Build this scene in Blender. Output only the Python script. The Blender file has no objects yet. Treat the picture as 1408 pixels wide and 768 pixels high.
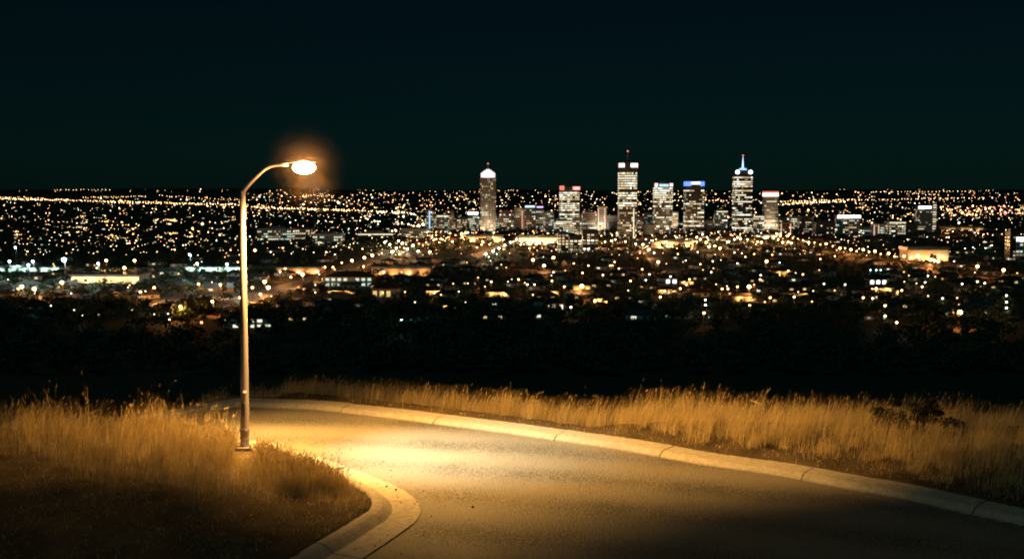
import bpy, math, random
import numpy as np
from mathutils import Vector, Matrix
random.seed(7)
rng = np.random.default_rng(11)
R = math.radians
S = bpy.context.scene
COL = S.collection

# ------------------------------------------------------------------ camera
CAMH = 5.0
F = 1500.0
PITCH = math.atan(122 / F)
PLAIN = -70.0
cd = bpy.data.cameras.new('camera')
cam = bpy.data.objects.new('camera', cd)
COL.objects.link(cam)
cam.location = (0, 0, CAMH)
cam.rotation_euler = (R(90) - PITCH, 0, 0)
cd.sensor_width = 36
cd.lens = F / 1408 * 36
cd.clip_start = 0.1
cd.clip_end = 60000
S.camera = cam

def ray(px, py):
    x = (px - 704) / F
    v = (384 - py) / F
    cp, sp = math.cos(PITCH), math.sin(PITCH)
    return Vector((x, cp + v * sp, -sp + v * cp))

def on(px, py, z=0.0):
    d = ray(px, py)
    t = (z - CAMH) / d.z
    return Vector((d.x * t, d.y * t, z))

def at_depth(px, py, y):
    d = ray(px, py)
    t = y / d.y
    return Vector((d.x * t, y, CAMH + d.z * t))

# ------------------------------------------------------------------ materials
MATS = {}
def mat(name, col, rough=0.8, spec=0.3, noise=None, bump=0.0, metal=0.0):
    """noise = (scale, amount) varies the base colour; bump in metres-ish"""
    if name in MATS:
        return MATS[name]
    m = bpy.data.materials.new(name)
    m.use_nodes = True
    nt = m.node_tree
    b = nt.nodes['Principled BSDF']
    b.inputs['Base Color'].default_value = (*col, 1)
    b.inputs['Roughness'].default_value = rough
    b.inputs['Specular IOR Level'].default_value = spec
    b.inputs['Metallic'].default_value = metal
    if noise:
        tc = nt.nodes.new('ShaderNodeTexCoord')
        n = nt.nodes.new('ShaderNodeTexNoise')
        n.inputs['Scale'].default_value = noise[0]
        n.inputs['Detail'].default_value = 6
        n.inputs['Roughness'].default_value = 0.65
        nt.links.new(tc.outputs['Object'], n.inputs['Vector'])
        mr = nt.nodes.new('ShaderNodeMapRange')
        mr.inputs['From Min'].default_value = 0.25
        mr.inputs['From Max'].default_value = 0.75
        mr.inputs['To Min'].default_value = 1 - noise[1]
        mr.inputs['To Max'].default_value = 1 + noise[1]
        nt.links.new(n.outputs['Fac'], mr.inputs['Value'])
        mx = nt.nodes.new('ShaderNodeVectorMath')
        mx.operation = 'SCALE'
        mx.inputs[0].default_value = col
        nt.links.new(mr.outputs[0], mx.inputs['Scale'])
        nt.links.new(mx.outputs[0], b.inputs['Base Color'])
        if bump:
            bp = nt.nodes.new('ShaderNodeBump')
            bp.inputs['Strength'].default_value = 0.8
            bp.inputs['Distance'].default_value = bump
            nt.links.new(n.outputs['Fac'], bp.inputs['Height'])
            nt.links.new(bp.outputs[0], b.inputs['Normal'])
    MATS[name] = m
    return m

def glow(name, col, strength, sample=False):
    if name in MATS:
        return MATS[name]
    m = bpy.data.materials.new(name)
    m.use_nodes = True
    b = m.node_tree.nodes['Principled BSDF']
    b.inputs['Base Color'].default_value = (0.3, 0.3, 0.3, 1)
    b.inputs['Emission Color'].default_value = (*col, 1)
    b.inputs['Emission Strength'].default_value = strength
    m.cycles.emission_sampling = 'AUTO' if sample else 'NONE'
    MATS[name] = m
    return m

ORANGE = (1.0, 0.50, 0.17)
WARM = (1.0, 0.74, 0.40)
CREAM = (1.0, 0.88, 0.62)
MINT = (0.72, 1.0, 0.86)
ICE = (0.70, 0.90, 1.0)
RED = (1.0, 0.16, 0.10)
PINK = (1.0, 0.45, 0.50)
BLUE = (0.12, 0.28, 1.0)

# ------------------------------------------------------------------ mesh builder
class MB:
    def __init__(self):
        self.v, self.f, self.m = [], [], []
    def poly(self, pts, mi=0):
        b = len(self.v)
        self.v += [tuple(p) for p in pts]
        self.f.append(tuple(range(b, b + len(pts))))
        self.m.append(mi)
    def box(self, x0, x1, y0, y1, z0, z1, mi=0, M=None):
        c = [(x0,y0,z0),(x1,y0,z0),(x1,y1,z0),(x0,y1,z0),(x0,y0,z1),(x1,y0,z1),(x1,y1,z1),(x0,y1,z1)]
        if M is not None:
            c = [tuple(M @ Vector(p)) for p in c]
        b = len(self.v)
        self.v += c
        for q in ((0,3,2,1),(4,5,6,7),(0,1,5,4),(1,2,6,5),(2,3,7,6),(3,0,4,7)):
            self.f.append(tuple(b + i for i in q))
            self.m.append(mi)
        return self
    def tube(self, pts, radii, n=10, mi=0, caps=True):
        pts = [Vector(p) for p in pts]
        if not hasattr(radii, '__len__'):
            radii = [radii] * len(pts)
        b = len(self.v)
        prev = None
        for i, p in enumerate(pts):
            t = (pts[min(i + 1, len(pts) - 1)] - pts[max(i - 1, 0)]).normalized()
            a = prev if prev is not None else (Vector((0, 1, 0)) if abs(t.y) < 0.9 else Vector((1, 0, 0)))
            u = (a - t * a.dot(t)).normalized()
            prev = u
            w = t.cross(u)
            for k in range(n):
                an = 2 * math.pi * k / n
                self.v.append(tuple(p + (u * math.cos(an) + w * math.sin(an)) * radii[i]))
        for i in range(len(pts) - 1):
            for k in range(n):
                k2 = (k + 1) % n
                self.f.append((b + i*n + k, b + i*n + k2, b + (i+1)*n + k2, b + (i+1)*n + k))
                self.m.append(mi)
        if caps:
            self.f.append(tuple(b + k for k in reversed(range(n))))
            self.f.append(tuple(b + (len(pts)-1)*n + k for k in range(n)))
            self.m += [mi, mi]
        return self
    def cyl(self, x, y, z0, z1, r0, r1=None, n=12, mi=0):
        return self.tube([(x, y, z0), (x, y, z1)], [r0, r0 if r1 is None else r1], n, mi)
    def ball(self, c, rx, ry=None, rz=None, seg=8, rings=5, mi=0):
        ry = rx if ry is None else ry
        rz = rx if rz is None else rz
        b = len(self.v)
        self.v.append((c[0], c[1], c[2] + rz))
        for i in range(1, rings):
            th = math.pi * i / rings
            for k in range(seg):
                ph = 2 * math.pi * k / seg
                self.v.append((c[0] + rx*math.sin(th)*math.cos(ph), c[1] + ry*math.sin(th)*math.sin(ph), c[2] + rz*math.cos(th)))
        self.v.append((c[0], c[1], c[2] - rz))
        e = len(self.v) - 1
        for k in range(seg):
            k2 = (k + 1) % seg
            self.f.append((b, b + 1 + k, b + 1 + k2)); self.m.append(mi)
            for i in range(rings - 2):
                o = b + 1 + i * seg
                self.f.append((o + k, o + seg + k, o + seg + k2, o + k2)); self.m.append(mi)
            o = b + 1 + (rings - 2) * seg
            self.f.append((o + k, e, o + k2)); self.m.append(mi)
        return self
    def mesh(self, name, mats):
        me = bpy.data.meshes.new(name)
        me.from_pydata(self.v, [], self.f)
        for x in (mats if isinstance(mats, (list, tuple)) else [mats]):
            me.materials.append(x)
        me.polygons.foreach_set('material_index', self.m)
        me.update()
        return me
    def build(self, name, mats, parent=None, smooth=False):
        me = self.mesh(name, mats)
        if smooth:
            me.polygons.foreach_set('use_smooth', [True] * len(me.polygons))
        return link(name, me, parent)

def link(name, data, parent=None):
    o = bpy.data.objects.new(name, data)
    COL.objects.link(o)
    o.parent = parent
    return o

def tag(o, label=None, cat=None, group=None, kind=None):
    if label: o['label'] = label
    if cat: o['category'] = cat
    if group: o['group'] = group
    if kind: o['kind'] = kind
    return o

def thing(name, loc, label, cat, group=None, rz=0):
    o = link(name, None)
    o.location = loc
    o.rotation_euler = (0, 0, rz)
    return tag(o, label, cat, group)

def kids(o):
    return KID.get(o.name, [])
KID = {}
def copy_tree(root, children, loc, rz=0, scale=1.0):
    """children: list of (part, [sub-parts]). Copies one thing with its parts."""
    r = root.copy()
    COL.objects.link(r)
    r.location = loc
    r.rotation_euler = (0, 0, rz)
    r.scale = (scale,) * 3 if not hasattr(scale, '__len__') else scale
    for c, subs in children:
        d = c.copy()
        COL.objects.link(d)
        d.parent = r
        for s in subs:
            e = s.copy()
            COL.objects.link(e)
            e.parent = d
    return r

def np_mesh(name, verts, faces_list, mats, mi=None):
    """verts (n,3); faces_list = [(k-gon index array), ...]"""
    me = bpy.data.meshes.new(name)
    nv = len(verts)
    me.vertices.add(nv)
    me.vertices.foreach_set('co', np.asarray(verts, dtype=np.float32).ravel())
    loops = np.concatenate([f.ravel() for f in faces_list]).astype(np.int32)
    starts, tot, off = [], [], 0
    for f in faces_list:
        k = f.shape[1]
        starts.append(off + np.arange(len(f)) * k)
        tot.append(np.full(len(f), k))
        off += f.size
    starts = np.concatenate(starts).astype(np.int32)
    tot = np.concatenate(tot).astype(np.int32)
    me.loops.add(len(loops))
    me.loops.foreach_set('vertex_index', loops)
    me.polygons.add(len(starts))
    me.polygons.foreach_set('loop_start', starts)
    me.polygons.foreach_set('loop_total', tot)
    for x in mats:
        me.materials.append(x)
    if mi is not None:
        me.polygons.foreach_set('material_index', np.asarray(mi, dtype=np.int32))
    me.update(calc_edges=True)
    return me

# ------------------------------------------------------------------ kerb lines
def smooth_line(pts, step):
    """Catmull-Rom through pts, resampled at equal steps"""
    P = [Vector((p[0], p[1], 0)) for p in pts]
    out = []
    for i in range(len(P) - 1):
        p0, p1, p2, p3 = P[max(i-1, 0)], P[i], P[i+1], P[min(i+2, len(P)-1)]
        for k in range(24):
            t = k / 24
            out.append(0.5 * ((2*p1) + (p2-p0)*t + (2*p0-5*p1+4*p2-p3)*t*t + (-p0+3*p1-3*p2+p3)*t**3))
    out.append(P[-1])
    res, acc = [out[0]], 0
    for a, b in zip(out, out[1:]):
        L = (b - a).length
        while acc + L >= step:
            t = (step - acc) / L
            a = a + (b - a) * t
            res.append(a.copy())
            L = (b - a).length
            acc = 0
        acc += L
    res.append(out[-1])
    return np.array([[p.x, p.y] for p in res])

# far kerb, the line where its gutter meets the asphalt (photo pixels on the ground)
far_px = [(1408, 722), (1246, 686), (1178, 674), (1071, 654), (967, 639), (860, 619.5), (777, 607.5), (698, 596), (618, 585.5), (539, 575), (459, 566.5), (400, 562)]
fp = [on(*p)[:2] for p in far_px]
d0 = Vector(fp[0]) - Vector(fp[2])
fp = [tuple(Vector(fp[0]) + d0 * 9), tuple(Vector(fp[0]) + d0 * 3)] + fp
l = Vector(fp[-1])
fp += [(l.x - 3.0, l.y + 0.35), (l.x - 8, l.y + 0.1), (l.x - 16, l.y - 1.6), (l.x - 30, l.y - 4), (l.x - 46, l.y - 14)]
FAR = smooth_line(fp, 0.12)
# near kerb: outer edge of the concrete gutter
near_px = [(490, 774), (507, 763), (547, 736), (570, 718), (578, 703), (571, 687), (548, 671), (517, 657), (484, 645), (440, 630), (390, 616), (345, 606)]
npx = [on(*p)[:2] for p in near_px]
a = Vector(npx[0]); 
t_ = (a - Vector(npx[1])).normalized(); t2_ = (t_ + Vector((-0.9, -0.25))).normalized(); t3_ = (t_ + Vector((-2.2, -0.4))).normalized()
a1_ = a + t_ * 0.7; a2_ = a1_ + t2_ * 1.6; a3_ = a2_ + t3_ * 8
npx = [tuple(a3_), tuple(a2_), tuple(a1_)] + [tuple(p) for p in npx]
b = Vector(npx[-1])
npx += [(b.x - 4, b.y + 0.9), (b.x - 9, b.y + 1.0), (b.x - 16, b.y - 0.4), (b.x - 28, b.y - 5), (b.x - 42, b.y - 14)]
NEAR = smooth_line(npx, 0.12)

def signed(line, P):
    """distance of points P (n,2) to a polyline and the side (left of its direction = +)"""
    A, B = line[:-1], line[1:]
    best = np.full(len(P), 1e9)
    sg = np.ones(len(P))
    D = B - A
    L2 = (D**2).sum(1)
    for i0 in range(0, len(P), 4000):
        Q = P[i0:i0+4000]
        w = Q[:, None, :] - A[None]
        t = np.clip((w * D[None]).sum(2) / L2, 0, 1)
        c = w - D[None] * t[..., None]
        d = np.sqrt((c**2).sum(2))
        k = d.argmin(1)
        r = np.arange(len(Q))
        best[i0:i0+4000] = d[r, k]
        cr = D[k, 0] * w[r, k, 1] - D[k, 1] * w[r, k, 0]
        sg[i0:i0+4000] = np.sign(cr)
    return best * sg
FAR_C, NEAR_C = FAR[::3], NEAR[::3]
# FAR runs right to left: its right side (negative) is the verge. NEAR runs bottom, nose, left: its left (positive) is the mound.
PAN, KERB_W, KERB_H = 0.46, 0.30, 0.14
FPAN, FKERB = 0.20, 0.32

def far_y(x):
    """y of the far kerb line at x"""
    o = np.argsort(FAR[:, 0])
    return np.interp(x, FAR[o, 0], FAR[o, 1])

def sm(t):
    t = np.clip(t, 0, 1)
    return t * t * (3 - 2 * t)

def wob(x, y, s, seed=0.0):
    return (np.sin(x*s+seed) * np.cos(y*s*1.13+seed*2) + 0.5*np.sin(x*s*2.3+y*s*1.7+seed*3) + 0.3*np.cos(x*s*4.1-y*s*3.3+seed)) / 1.8

def crest_y(x):
    return np.maximum(far_y(x) + FPAN + FKERB + np.where(x < -5.5, 0.1, 0.6), 22.0 + 0.35 * np.sin(x * 0.35))

def far_land(x, y):
    z = np.full_like(x, PLAIN)
    z = z + 0.0
    rise = sm((y - 8500) / 6500)
    ridge = 72 + 46 * wob(x, y*0.2, 0.00042, 1.0) + 16 * wob(x, y*0.3, 0.0011, 4.0)
    return z + rise * ridge

def dip(x, y):
    """beyond the mound the road runs downhill to the left"""
    return -np.minimum(2.6, 0.17 * np.maximum(0, -6.4 - x) ** 1.15) * sm((y - 18.0) / 3.0)

def land(x, y, dn=None, df=None):
    x = np.asarray(x, float); y = np.asarray(y, float)
    P = np.stack([x.ravel(), y.ravel()], 1)
    z = far_land(x, y)
    c = crest_y(x)
    # slope from the crest to the plain
    dist = y - c
    hill = 0.12 - 0.35 * np.maximum(dist, 0) - 0.05 * np.minimum(np.maximum(dist, 0), 3) + 1.2 * wob(x, y, 0.05) * sm(dist / 40)
    lat = np.hypot(np.maximum(np.abs(x) - 120, 0) * 0.8, np.maximum(-y - 60, 0))
    hill = hill - 0.3 * lat
    kk = 6.0
    mxh = np.maximum(hill, z)
    z = mxh + kk * np.exp(-np.abs(hill - z) / kk) * 0.35 * sm(dist / 40)
    near = (np.abs(x) < 46) & (y > -2) & (y < 60)
    s_n = np.full(x.size, -99.0); s_f = np.full(x.size, 99.0)
    idx = np.where(near.ravel())[0]
    if len(idx):
        s_n[idx] = signed(NEAR_C, P[idx])
        s_f[idx] = signed(FAR_C, P[idx])
    s_n = s_n.reshape(x.shape); s_f = s_f.reshape(x.shape)
    under = -0.08
    zn = under + (0.215) * sm((s_n - PAN - 0.16) / 0.12) + 0.17 * sm((s_n - PAN - KERB_W) / 2.8) + 0.42 * sm((-5.2 - x) / 3.2) * sm((s_n - 0.8) / 2.0) * sm((y - 17.5) / 3.0) + 0.035 * wob(x, y, 2.1) * sm((s_n - PAN - KERB_W) / 0.8)
    vf = -s_f
    zf = under + 0.215 * sm((vf - FPAN - FKERB + 0.16) / 0.12) + 0.10 * sm((vf - FPAN - FKERB) / 1.5) + 0.03 * wob(x, y, 2.4, 2.0) * sm((vf - FPAN - FKERB) / 0.8)
    flat = np.where(s_n > 0, zn, np.where(vf > 0, zf, under))
    drop = np.where(dist > 0, hill - 0.12, 0)
    flat = flat + drop + dip(x, y) * (1 - sm((s_n - PAN - KERB_W) / 2.0)) * (1 - sm((dist - 4) / 20))
    # embankment under and behind the camera
    bank = 3.35 * sm((7.5 - y) / 6.5)
    w = near & (np.abs(x) < 46)
    z = np.where(w, np.where(dist > 25, z, np.where(vf > 0, flat, flat)), z)
    z = np.where(y < 8, np.maximum(z, under) + bank - 0.3 * lat, z)
    return z

# ------------------------------------------------------------------ ground sheet
def axis(parts):
    out = []
    for a_, b_, n_ in parts:
        out += list(np.linspace(a_, b_, n_, endpoint=False))
    out.append(parts[-1][1])
    return np.array(out)
xs = axis([(-30000, -6000, 12), (-6000, -800, 16), (-800, -120, 16), (-120, -46, 14), (-46, -16, 70), (-16, 13, 232), (13, 46, 70), (46, 120, 14), (120, 800, 16), (800, 6000, 16), (6000, 30000, 12)])
ys = axis([(-400, -60, 8), (-60, 8, 30), (8, 28, 160), (28, 60, 30), (60, 300, 24), (300, 2500, 14), (2500, 8500, 14), (8500, 16000, 50), (16000, 42000, 10)])
X, Y = np.meshgrid(xs, ys)
Z = land(X, Y)
nx, ny = len(xs), len(ys)
ii = (np.arange(ny - 1)[:, None] * nx + np.arange(nx - 1)[None]).ravel()
quads = np.stack([ii, ii + 1, ii + nx + 1, ii + nx], 1)

soil = bpy.data.materials.new('dry_soil')
soil.use_nodes = True
nt = soil.node_tree
bs = nt.nodes['Principled BSDF']
bs.inputs['Roughness'].default_value = 0.95
bs.inputs['Specular IOR Level'].default_value = 0.1
tc = nt.nodes.new('ShaderNodeTexCoord')
n1 = nt.nodes.new('ShaderNodeTexNoise'); n1.inputs['Scale'].default_value = 1.7; n1.inputs['Detail'].default_value = 8
n2 = nt.nodes.new('ShaderNodeTexNoise'); n2.inputs['Scale'].default_value = 26; n2.inputs['Detail'].default_value = 5
nt.links.new(tc.outputs['Object'], n1.inputs['Vector']); nt.links.new(tc.outputs['Object'], n2.inputs['Vector'])
cr = nt.nodes.new('ShaderNodeValToRGB')
cr.color_ramp.elements[0].position = 0.35; cr.color_ramp.elements[0].color = (0.026, 0.02, 0.014, 1)
cr.color_ramp.elements[1].position = 0.7; cr.color_ramp.elements[1].color = (0.105, 0.078, 0.045, 1)
ad = nt.nodes.new('ShaderNodeMath'); ad.operation = 'ADD'
ml = nt.nodes.new('ShaderNodeMath'); ml.operation = 'MULTIPLY'; ml.inputs[1].default_value = 0.5
nt.links.new(n1.outputs['Fac'], ad.inputs[0]); nt.links.new(n2.outputs['Fac'], ad.inputs[1]); nt.links.new(ad.outputs[0], ml.inputs[0])
nt.links.new(ml.outputs[0], cr.inputs['Fac']); nt.links.new(cr.outputs[0], bs.inputs['Base Color'])
bp = nt.nodes.new('ShaderNodeBump'); bp.inputs['Distance'].default_value = 0.05; bp.inputs['Strength'].default_value = 1
nt.links.new(ml.outputs[0], bp.inputs['Height']); nt.links.new(bp.outputs[0], bs.inputs['Normal'])

me = np_mesh('ground', np.stack([X.ravel(), Y.ravel(), Z.ravel()], 1), [quads], [soil])
me.polygons.foreach_set('use_smooth', [True] * len(me.polygons))
tag(link('ground', me), kind='structure')

def ground_z(x, y):
    return float(land(np.array([x]), np.array([y]))[0])

# ------------------------------------------------------------------ road
asphalt = bpy.data.materials.new('coarse_asphalt')
asphalt.use_nodes = True
nt = asphalt.node_tree
bs = nt.nodes['Principled BSDF']
tc = nt.nodes.new('ShaderNodeTexCoord')
v1 = nt.nodes.new('ShaderNodeTexVoronoi'); v1.inputs['Scale'].default_value = 36
n1 = nt.nodes.new('ShaderNodeTexNoise'); n1.inputs['Scale'].default_value = 26; n1.inputs['Detail'].default_value = 5; n1.inputs['Roughness'].default_value = 0.8
n2 = nt.nodes.new('ShaderNodeTexNoise'); n2.inputs['Scale'].default_value = 0.55; n2.inputs['Detail'].default_value = 4
for n_ in (v1, n1, n2):
    nt.links.new(tc.outputs['Object'], n_.inputs['Vector'])
# worn wheel tracks run along the road: distance from the centre of the far kerb's bend
vl = nt.nodes.new('ShaderNodeVectorMath'); vl.operation = 'DISTANCE'; vl.inputs[1].default_value = (-9.0, -16.0, 0)
nt.links.new(tc.outputs['Object'], vl.inputs[0])
sn = nt.nodes.new('ShaderNodeMath'); sn.operation = 'SINE'
mm = nt.nodes.new('ShaderNodeMath'); mm.operation = 'MULTIPLY'; mm.inputs[1].default_value = 3.6
nt.links.new(vl.outputs['Value'], mm.inputs[0]); nt.links.new(mm.outputs[0], sn.inputs[0])
def mathn(op, a_, b_):
    m_ = nt.nodes.new('ShaderNodeMath'); m_.operation = op
    for i_, q in enumerate((a_, b_)):
        if isinstance(q, (int, float)): m_.inputs[i_].default_value = q
        else: nt.links.new(q, m_.inputs[i_])
    return m_.outputs[0]
fine = mathn('ADD', mathn('MULTIPLY', n1.outputs['Fac'], 1.1), mathn('MULTIPLY', v1.outputs['Distance'], 0.5))
big = mathn('ADD', mathn('MULTIPLY', n2.outputs['Fac'], 0.35), mathn('MULTIPLY', sn.outputs[0], 0.08))
tot = mathn('ADD', fine, big)
cr = nt.nodes.new('ShaderNodeValToRGB')
cr.color_ramp.elements[0].position = 0.76; cr.color_ramp.elements[0].color = (0.015, 0.015, 0.014, 1)
cr.color_ramp.elements[1].position = 0.98; cr.color_ramp.elements[1].color = (0.165, 0.15, 0.125, 1)
nt.links.new(tot, cr.inputs['Fac']); nt.links.new(cr.outputs[0], bs.inputs['Base Color'])
bs.inputs['Roughness'].default_value = 0.62
bs.inputs['Specular IOR Level'].default_value = 0.5
bp = nt.nodes.new('ShaderNodeBump'); bp.inputs['Distance'].default_value = 0.02; bp.inputs['Strength'].default_value = 0.9
nt.links.new(fine, bp.inputs['Height']); nt.links.new(bp.outputs[0], bs.inputs['Normal'])

# the asphalt: a flat sheet whose cells lie on the road side of both kerbs
gx = np.arange(-44, 44.01, 0.2); gy = np.arange(8.4, 40.01, 0.2)
GX, GY = np.meshgrid(gx, gy)
P = np.stack([GX.ravel(), GY.ravel()], 1)
sN = signed(NEAR_C, P); sF = signed(FAR_C, P)
ok = (sN < 0.3) & (sF > -0.2)
ok = ok.reshape(GX.shape)
cell = ok[:-1, :-1] & ok[1:, :-1] & ok[:-1, 1:] & ok[1:, 1:]
w_ = len(gx)
ii = (np.arange(len(gy) - 1)[:, None] * w_ + np.arange(w_ - 1)[None])[cell]
q = np.stack([ii, ii + 1, ii + w_ + 1, ii + w_], 1)
used = np.unique(q)
remap = np.full(GX.size, -1); remap[used] = np.arange(len(used))
pv = P[used]
pz = dip(pv[:, 0], pv[:, 1])
tag(link('road', np_mesh('road', np.column_stack([pv, pz]), [remap[q]], [asphalt])), kind='structure')

# ------------------------------------------------------------------ kerbs
concrete = bpy.data.materials.new('kerb_concrete')
concrete.use_nodes = True
nt = concrete.node_tree
bs = nt.nodes['Principled BSDF']
bs.inputs['Roughness'].default_value = 0.85; bs.inputs['Specular IOR Level'].default_value = 0.25
tc = nt.nodes.new('ShaderNodeTexCoord')
n1 = nt.nodes.new('ShaderNodeTexNoise'); n1.inputs['Scale'].default_value = 9; n1.inputs['Detail'].default_value = 8; n1.inputs['Roughness'].default_value = 0.75
n2 = nt.nodes.new('ShaderNodeTexNoise'); n2.inputs['Scale'].default_value = 55; n2.inputs['Detail'].default_value = 3
for n_ in (n1, n2): nt.links.new(tc.outputs['Object'], n_.inputs['Vector'])
tot = mathn('ADD', mathn('MULTIPLY', n1.outputs['Fac'], 0.85), mathn('MULTIPLY', n2.outputs['Fac'], 0.3))
cr = nt.nodes.new('ShaderNodeValToRGB')
cr.color_ramp.elements[0].position = 0.30; cr.color_ramp.elements[0].color = (0.15, 0.135, 0.11, 1)
cr.color_ramp.elements[1].position = 0.68; cr.color_ramp.elements[1].color = (0.34, 0.31, 0.26, 1)
nt.links.new(tot, cr.inputs['Fac']); nt.links.new(cr.outputs[0], bs.inputs['Base Color'])
bp = nt.nodes.new('ShaderNodeBump'); bp.inputs['Distance'].default_value = 0.012
nt.links.new(tot, bp.inputs['Height']); nt.links.new(bp.outputs[0], bs.inputs['Normal'])

def kerb_mesh(name, line, side, profile, seg_len, jitter=0.02):
    """sweeps a closed profile (offset, z) along the line; each cast length stands apart by an open joint"""
    T = np.gradient(line, axis=0)
    T /= np.linalg.norm(T, axis=1)[:, None]
    N = np.stack([-T[:, 1], T[:, 0]], 1) * side
    s = np.concatenate([[0], np.cumsum(np.linalg.norm(np.diff(line, axis=0), axis=1))])
    mb = MB()
    k, n = 0.0, len(profile)
    rnd = random.Random(3)
    while k < s[-1] - 0.3:
        L = seg_len * rnd.uniform(0.85, 1.2)
        e = min(k + L, s[-1])
        m_ = max(3, int((e - k) / 0.12))
        ss = np.linspace(k + 0.011, e - 0.011, m_)
        dz, dn = rnd.uniform(-jitter, jitter) * 0.3, rnd.uniform(-jitter, jitter) * 0.6
        base = len(mb.v)
        for a_ in ss:
            p = np.array([np.interp(a_, s, line[:, 0]), np.interp(a_, s, line[:, 1])])
            nn = np.array([np.interp(a_, s, N[:, 0]), np.interp(a_, s, N[:, 1])])
            for o_, z_ in profile:
                w2 = rnd.uniform(-1, 1) * 0.003
                q_ = p + nn * (o_ + dn + w2)
                mb.v.append((q_[0], q_[1], z_ + dz + w2 + float(dip(q_[0], q_[1]))))
        for i in range(m_ - 1):
            for j in range(n):
                j2 = (j + 1) % n
                mb.f.append((base + i*n + j, base + i*n + j2, base + (i+1)*n + j2, base + (i+1)*n + j)); mb.m.append(0)
        mb.f.append(tuple(base + j for j in range(n))); mb.m.append(0)
        mb.f.append(tuple(base + (m_-1)*n + j for j in reversed(range(n)))); mb.m.append(0)
        k = e
    return mb

prof = [(0, -0.12), (0, 0.014), (PAN - 0.02, 0.030), (PAN + 0.07, 0.10), (PAN + 0.13, 0.135), (PAN + 0.19, 0.148), (PAN + KERB_W - 0.03, 0.146), (PAN + KERB_W, 0.12), (PAN + KERB_W, -0.12)]
nk = kerb_mesh('kerb', NEAR, 1, prof, 1.35).build('kerb', concrete)
tag(nk, kind='structure')
proff = [(0, -0.12), (0, 0.02), (0.04, 0.045), (0.09, 0.085), (0.14, 0.102), (FPAN + FKERB - 0.03, 0.125), (FPAN + FKERB, 0.12), (FPAN + FKERB, -0.12)]
fk = kerb_mesh('kerb', FAR, -1, proff, 2.6).build('kerb', concrete)
tag(fk, kind='structure')

# ------------------------------------------------------------------ dry grass
def grass_mat(name, c0, c1, c2):
    m = bpy.data.materials.new(name)
    m.use_nodes = True
    nt = m.node_tree
    b = nt.nodes['Principled BSDF']
    b.inputs['Roughness'].default_value = 0.6
    b.inputs['Specular IOR Level'].default_value = 0.25
    ge = nt.nodes.new('ShaderNodeNewGeometry')
    r = nt.nodes.new('ShaderNodeValToRGB')
    r.color_ramp.elements[0].color = (*c0, 1)
    r.color_ramp.elements[1].color = (*c2, 1)
    e = r.color_ramp.elements.new(0.5); e.color = (*c1, 1)
    nt.links.new(ge.outputs['Random Per Island'], r.inputs['Fac'])
    nt.links.new(r.outputs[0], b.inputs['Base Color'])
    tr = nt.nodes.new('ShaderNodeBsdfTranslucent')
    nt.links.new(r.outputs[0], tr.inputs['Color'])
    mx = nt.nodes.new('ShaderNodeMixShader'); mx.inputs[0].default_value = 0.35
    nt.links.new(b.outputs[0], mx.inputs[1]); nt.links.new(tr.outputs[0], mx.inputs[2])
    nt.links.new(mx.outputs[0], nt.nodes['Material Output'].inputs['Surface'])
    return m
straw = grass_mat('straw_grass', (0.20, 0.14, 0.06), (0.46, 0.35, 0.16), (0.72, 0.58, 0.32))

def blades(name, roots, h, lean, wdt, seedfrac, wind=(0.25, 0.1)):
    n = len(roots)
    z0 = land(roots[:, 0], roots[:, 1]) - 0.02
    base = np.column_stack([roots, z0])
    an = rng.uniform(0, 2*np.pi, n)
    dirv = np.stack([np.cos(an), np.sin(an)], 1) * (lean * rng.uniform(0.2, 1.2, n))[:, None] + np.array(wind) * rng.uniform(0.3, 1.0, n)[:, None]
    face = rng.uniform(0, np.pi, n)
    wv = np.stack([np.cos(face), np.sin(face), np.zeros(n)], 1) * (wdt * rng.uniform(0.6, 1.4, n))[:, None]
    V = np.zeros((n, 7, 3))
    for k, (t, w) in enumerate(((0, 1.0), (0.4, 0.85), (0.75, 0.55))):
        c = base.copy()
        c[:, :2] += dirv * (h * t**1.8)[:, None]
        c[:, 2] += h * t * (1 - 0.12 * t * np.linalg.norm(dirv, axis=1))
        V[:, 2*k] = c - wv * w * 0.5
        V[:, 2*k+1] = c + wv * w * 0.5
    c = base.copy()
    c[:, :2] += dirv * h[:, None]
    c[:, 2] += h * (1 - 0.15 * np.linalg.norm(dirv, axis=1))
    V[:, 6] = c
    o = (np.arange(n) * 7)[:, None]
    Q = np.concatenate([o + [0, 1, 3, 2], o + [2, 3, 5, 4]])
    T = o + [4, 5, 6]
    verts = [V.reshape(-1, 3)]
    quads_, tris_ = [Q], [T]
    # seed heads: two crossed narrow diamonds at the tip
    pick = np.where((rng.random(n) < seedfrac) & (h > 0.3))[0]
    m = len(pick)
    if m:
        tip = c[pick]; ax = (c[pick] - V[pick, 4]); ax /= np.linalg.norm(ax, axis=1)[:, None] + 1e-6
        Ls = rng.uniform(0.04, 0.09, m)[:, None]; ws = 0.0045 * rng.uniform(0.7, 1.5, m)[:, None]
        s1 = np.cross(ax, rng.normal(size=(m, 3))); s1 /= np.linalg.norm(s1, axis=1)[:, None] + 1e-6
        s2 = np.cross(ax, s1)
        W = np.zeros((m, 8, 3))
        for j, sv in enumerate((s1, s2)):
            W[:, 4*j] = tip - ax * Ls * 0.4
            W[:, 4*j+1] = tip + ax * Ls * 0.2 + sv * ws
            W[:, 4*j+2] = tip + ax * Ls
            W[:, 4*j+3] = tip + ax * Ls * 0.2 - sv * ws
        off = n * 7 + (np.arange(m) * 8)[:, None]
        verts.append(W.reshape(-1, 3))
        quads_.append(np.concatenate([off + [0, 1, 2, 3], off + [4, 5, 6, 7]]))
    me = np_mesh(name, np.concatenate(verts), [np.concatenate(quads_), np.concatenate(tris_)], [straw])
    return me

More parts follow.
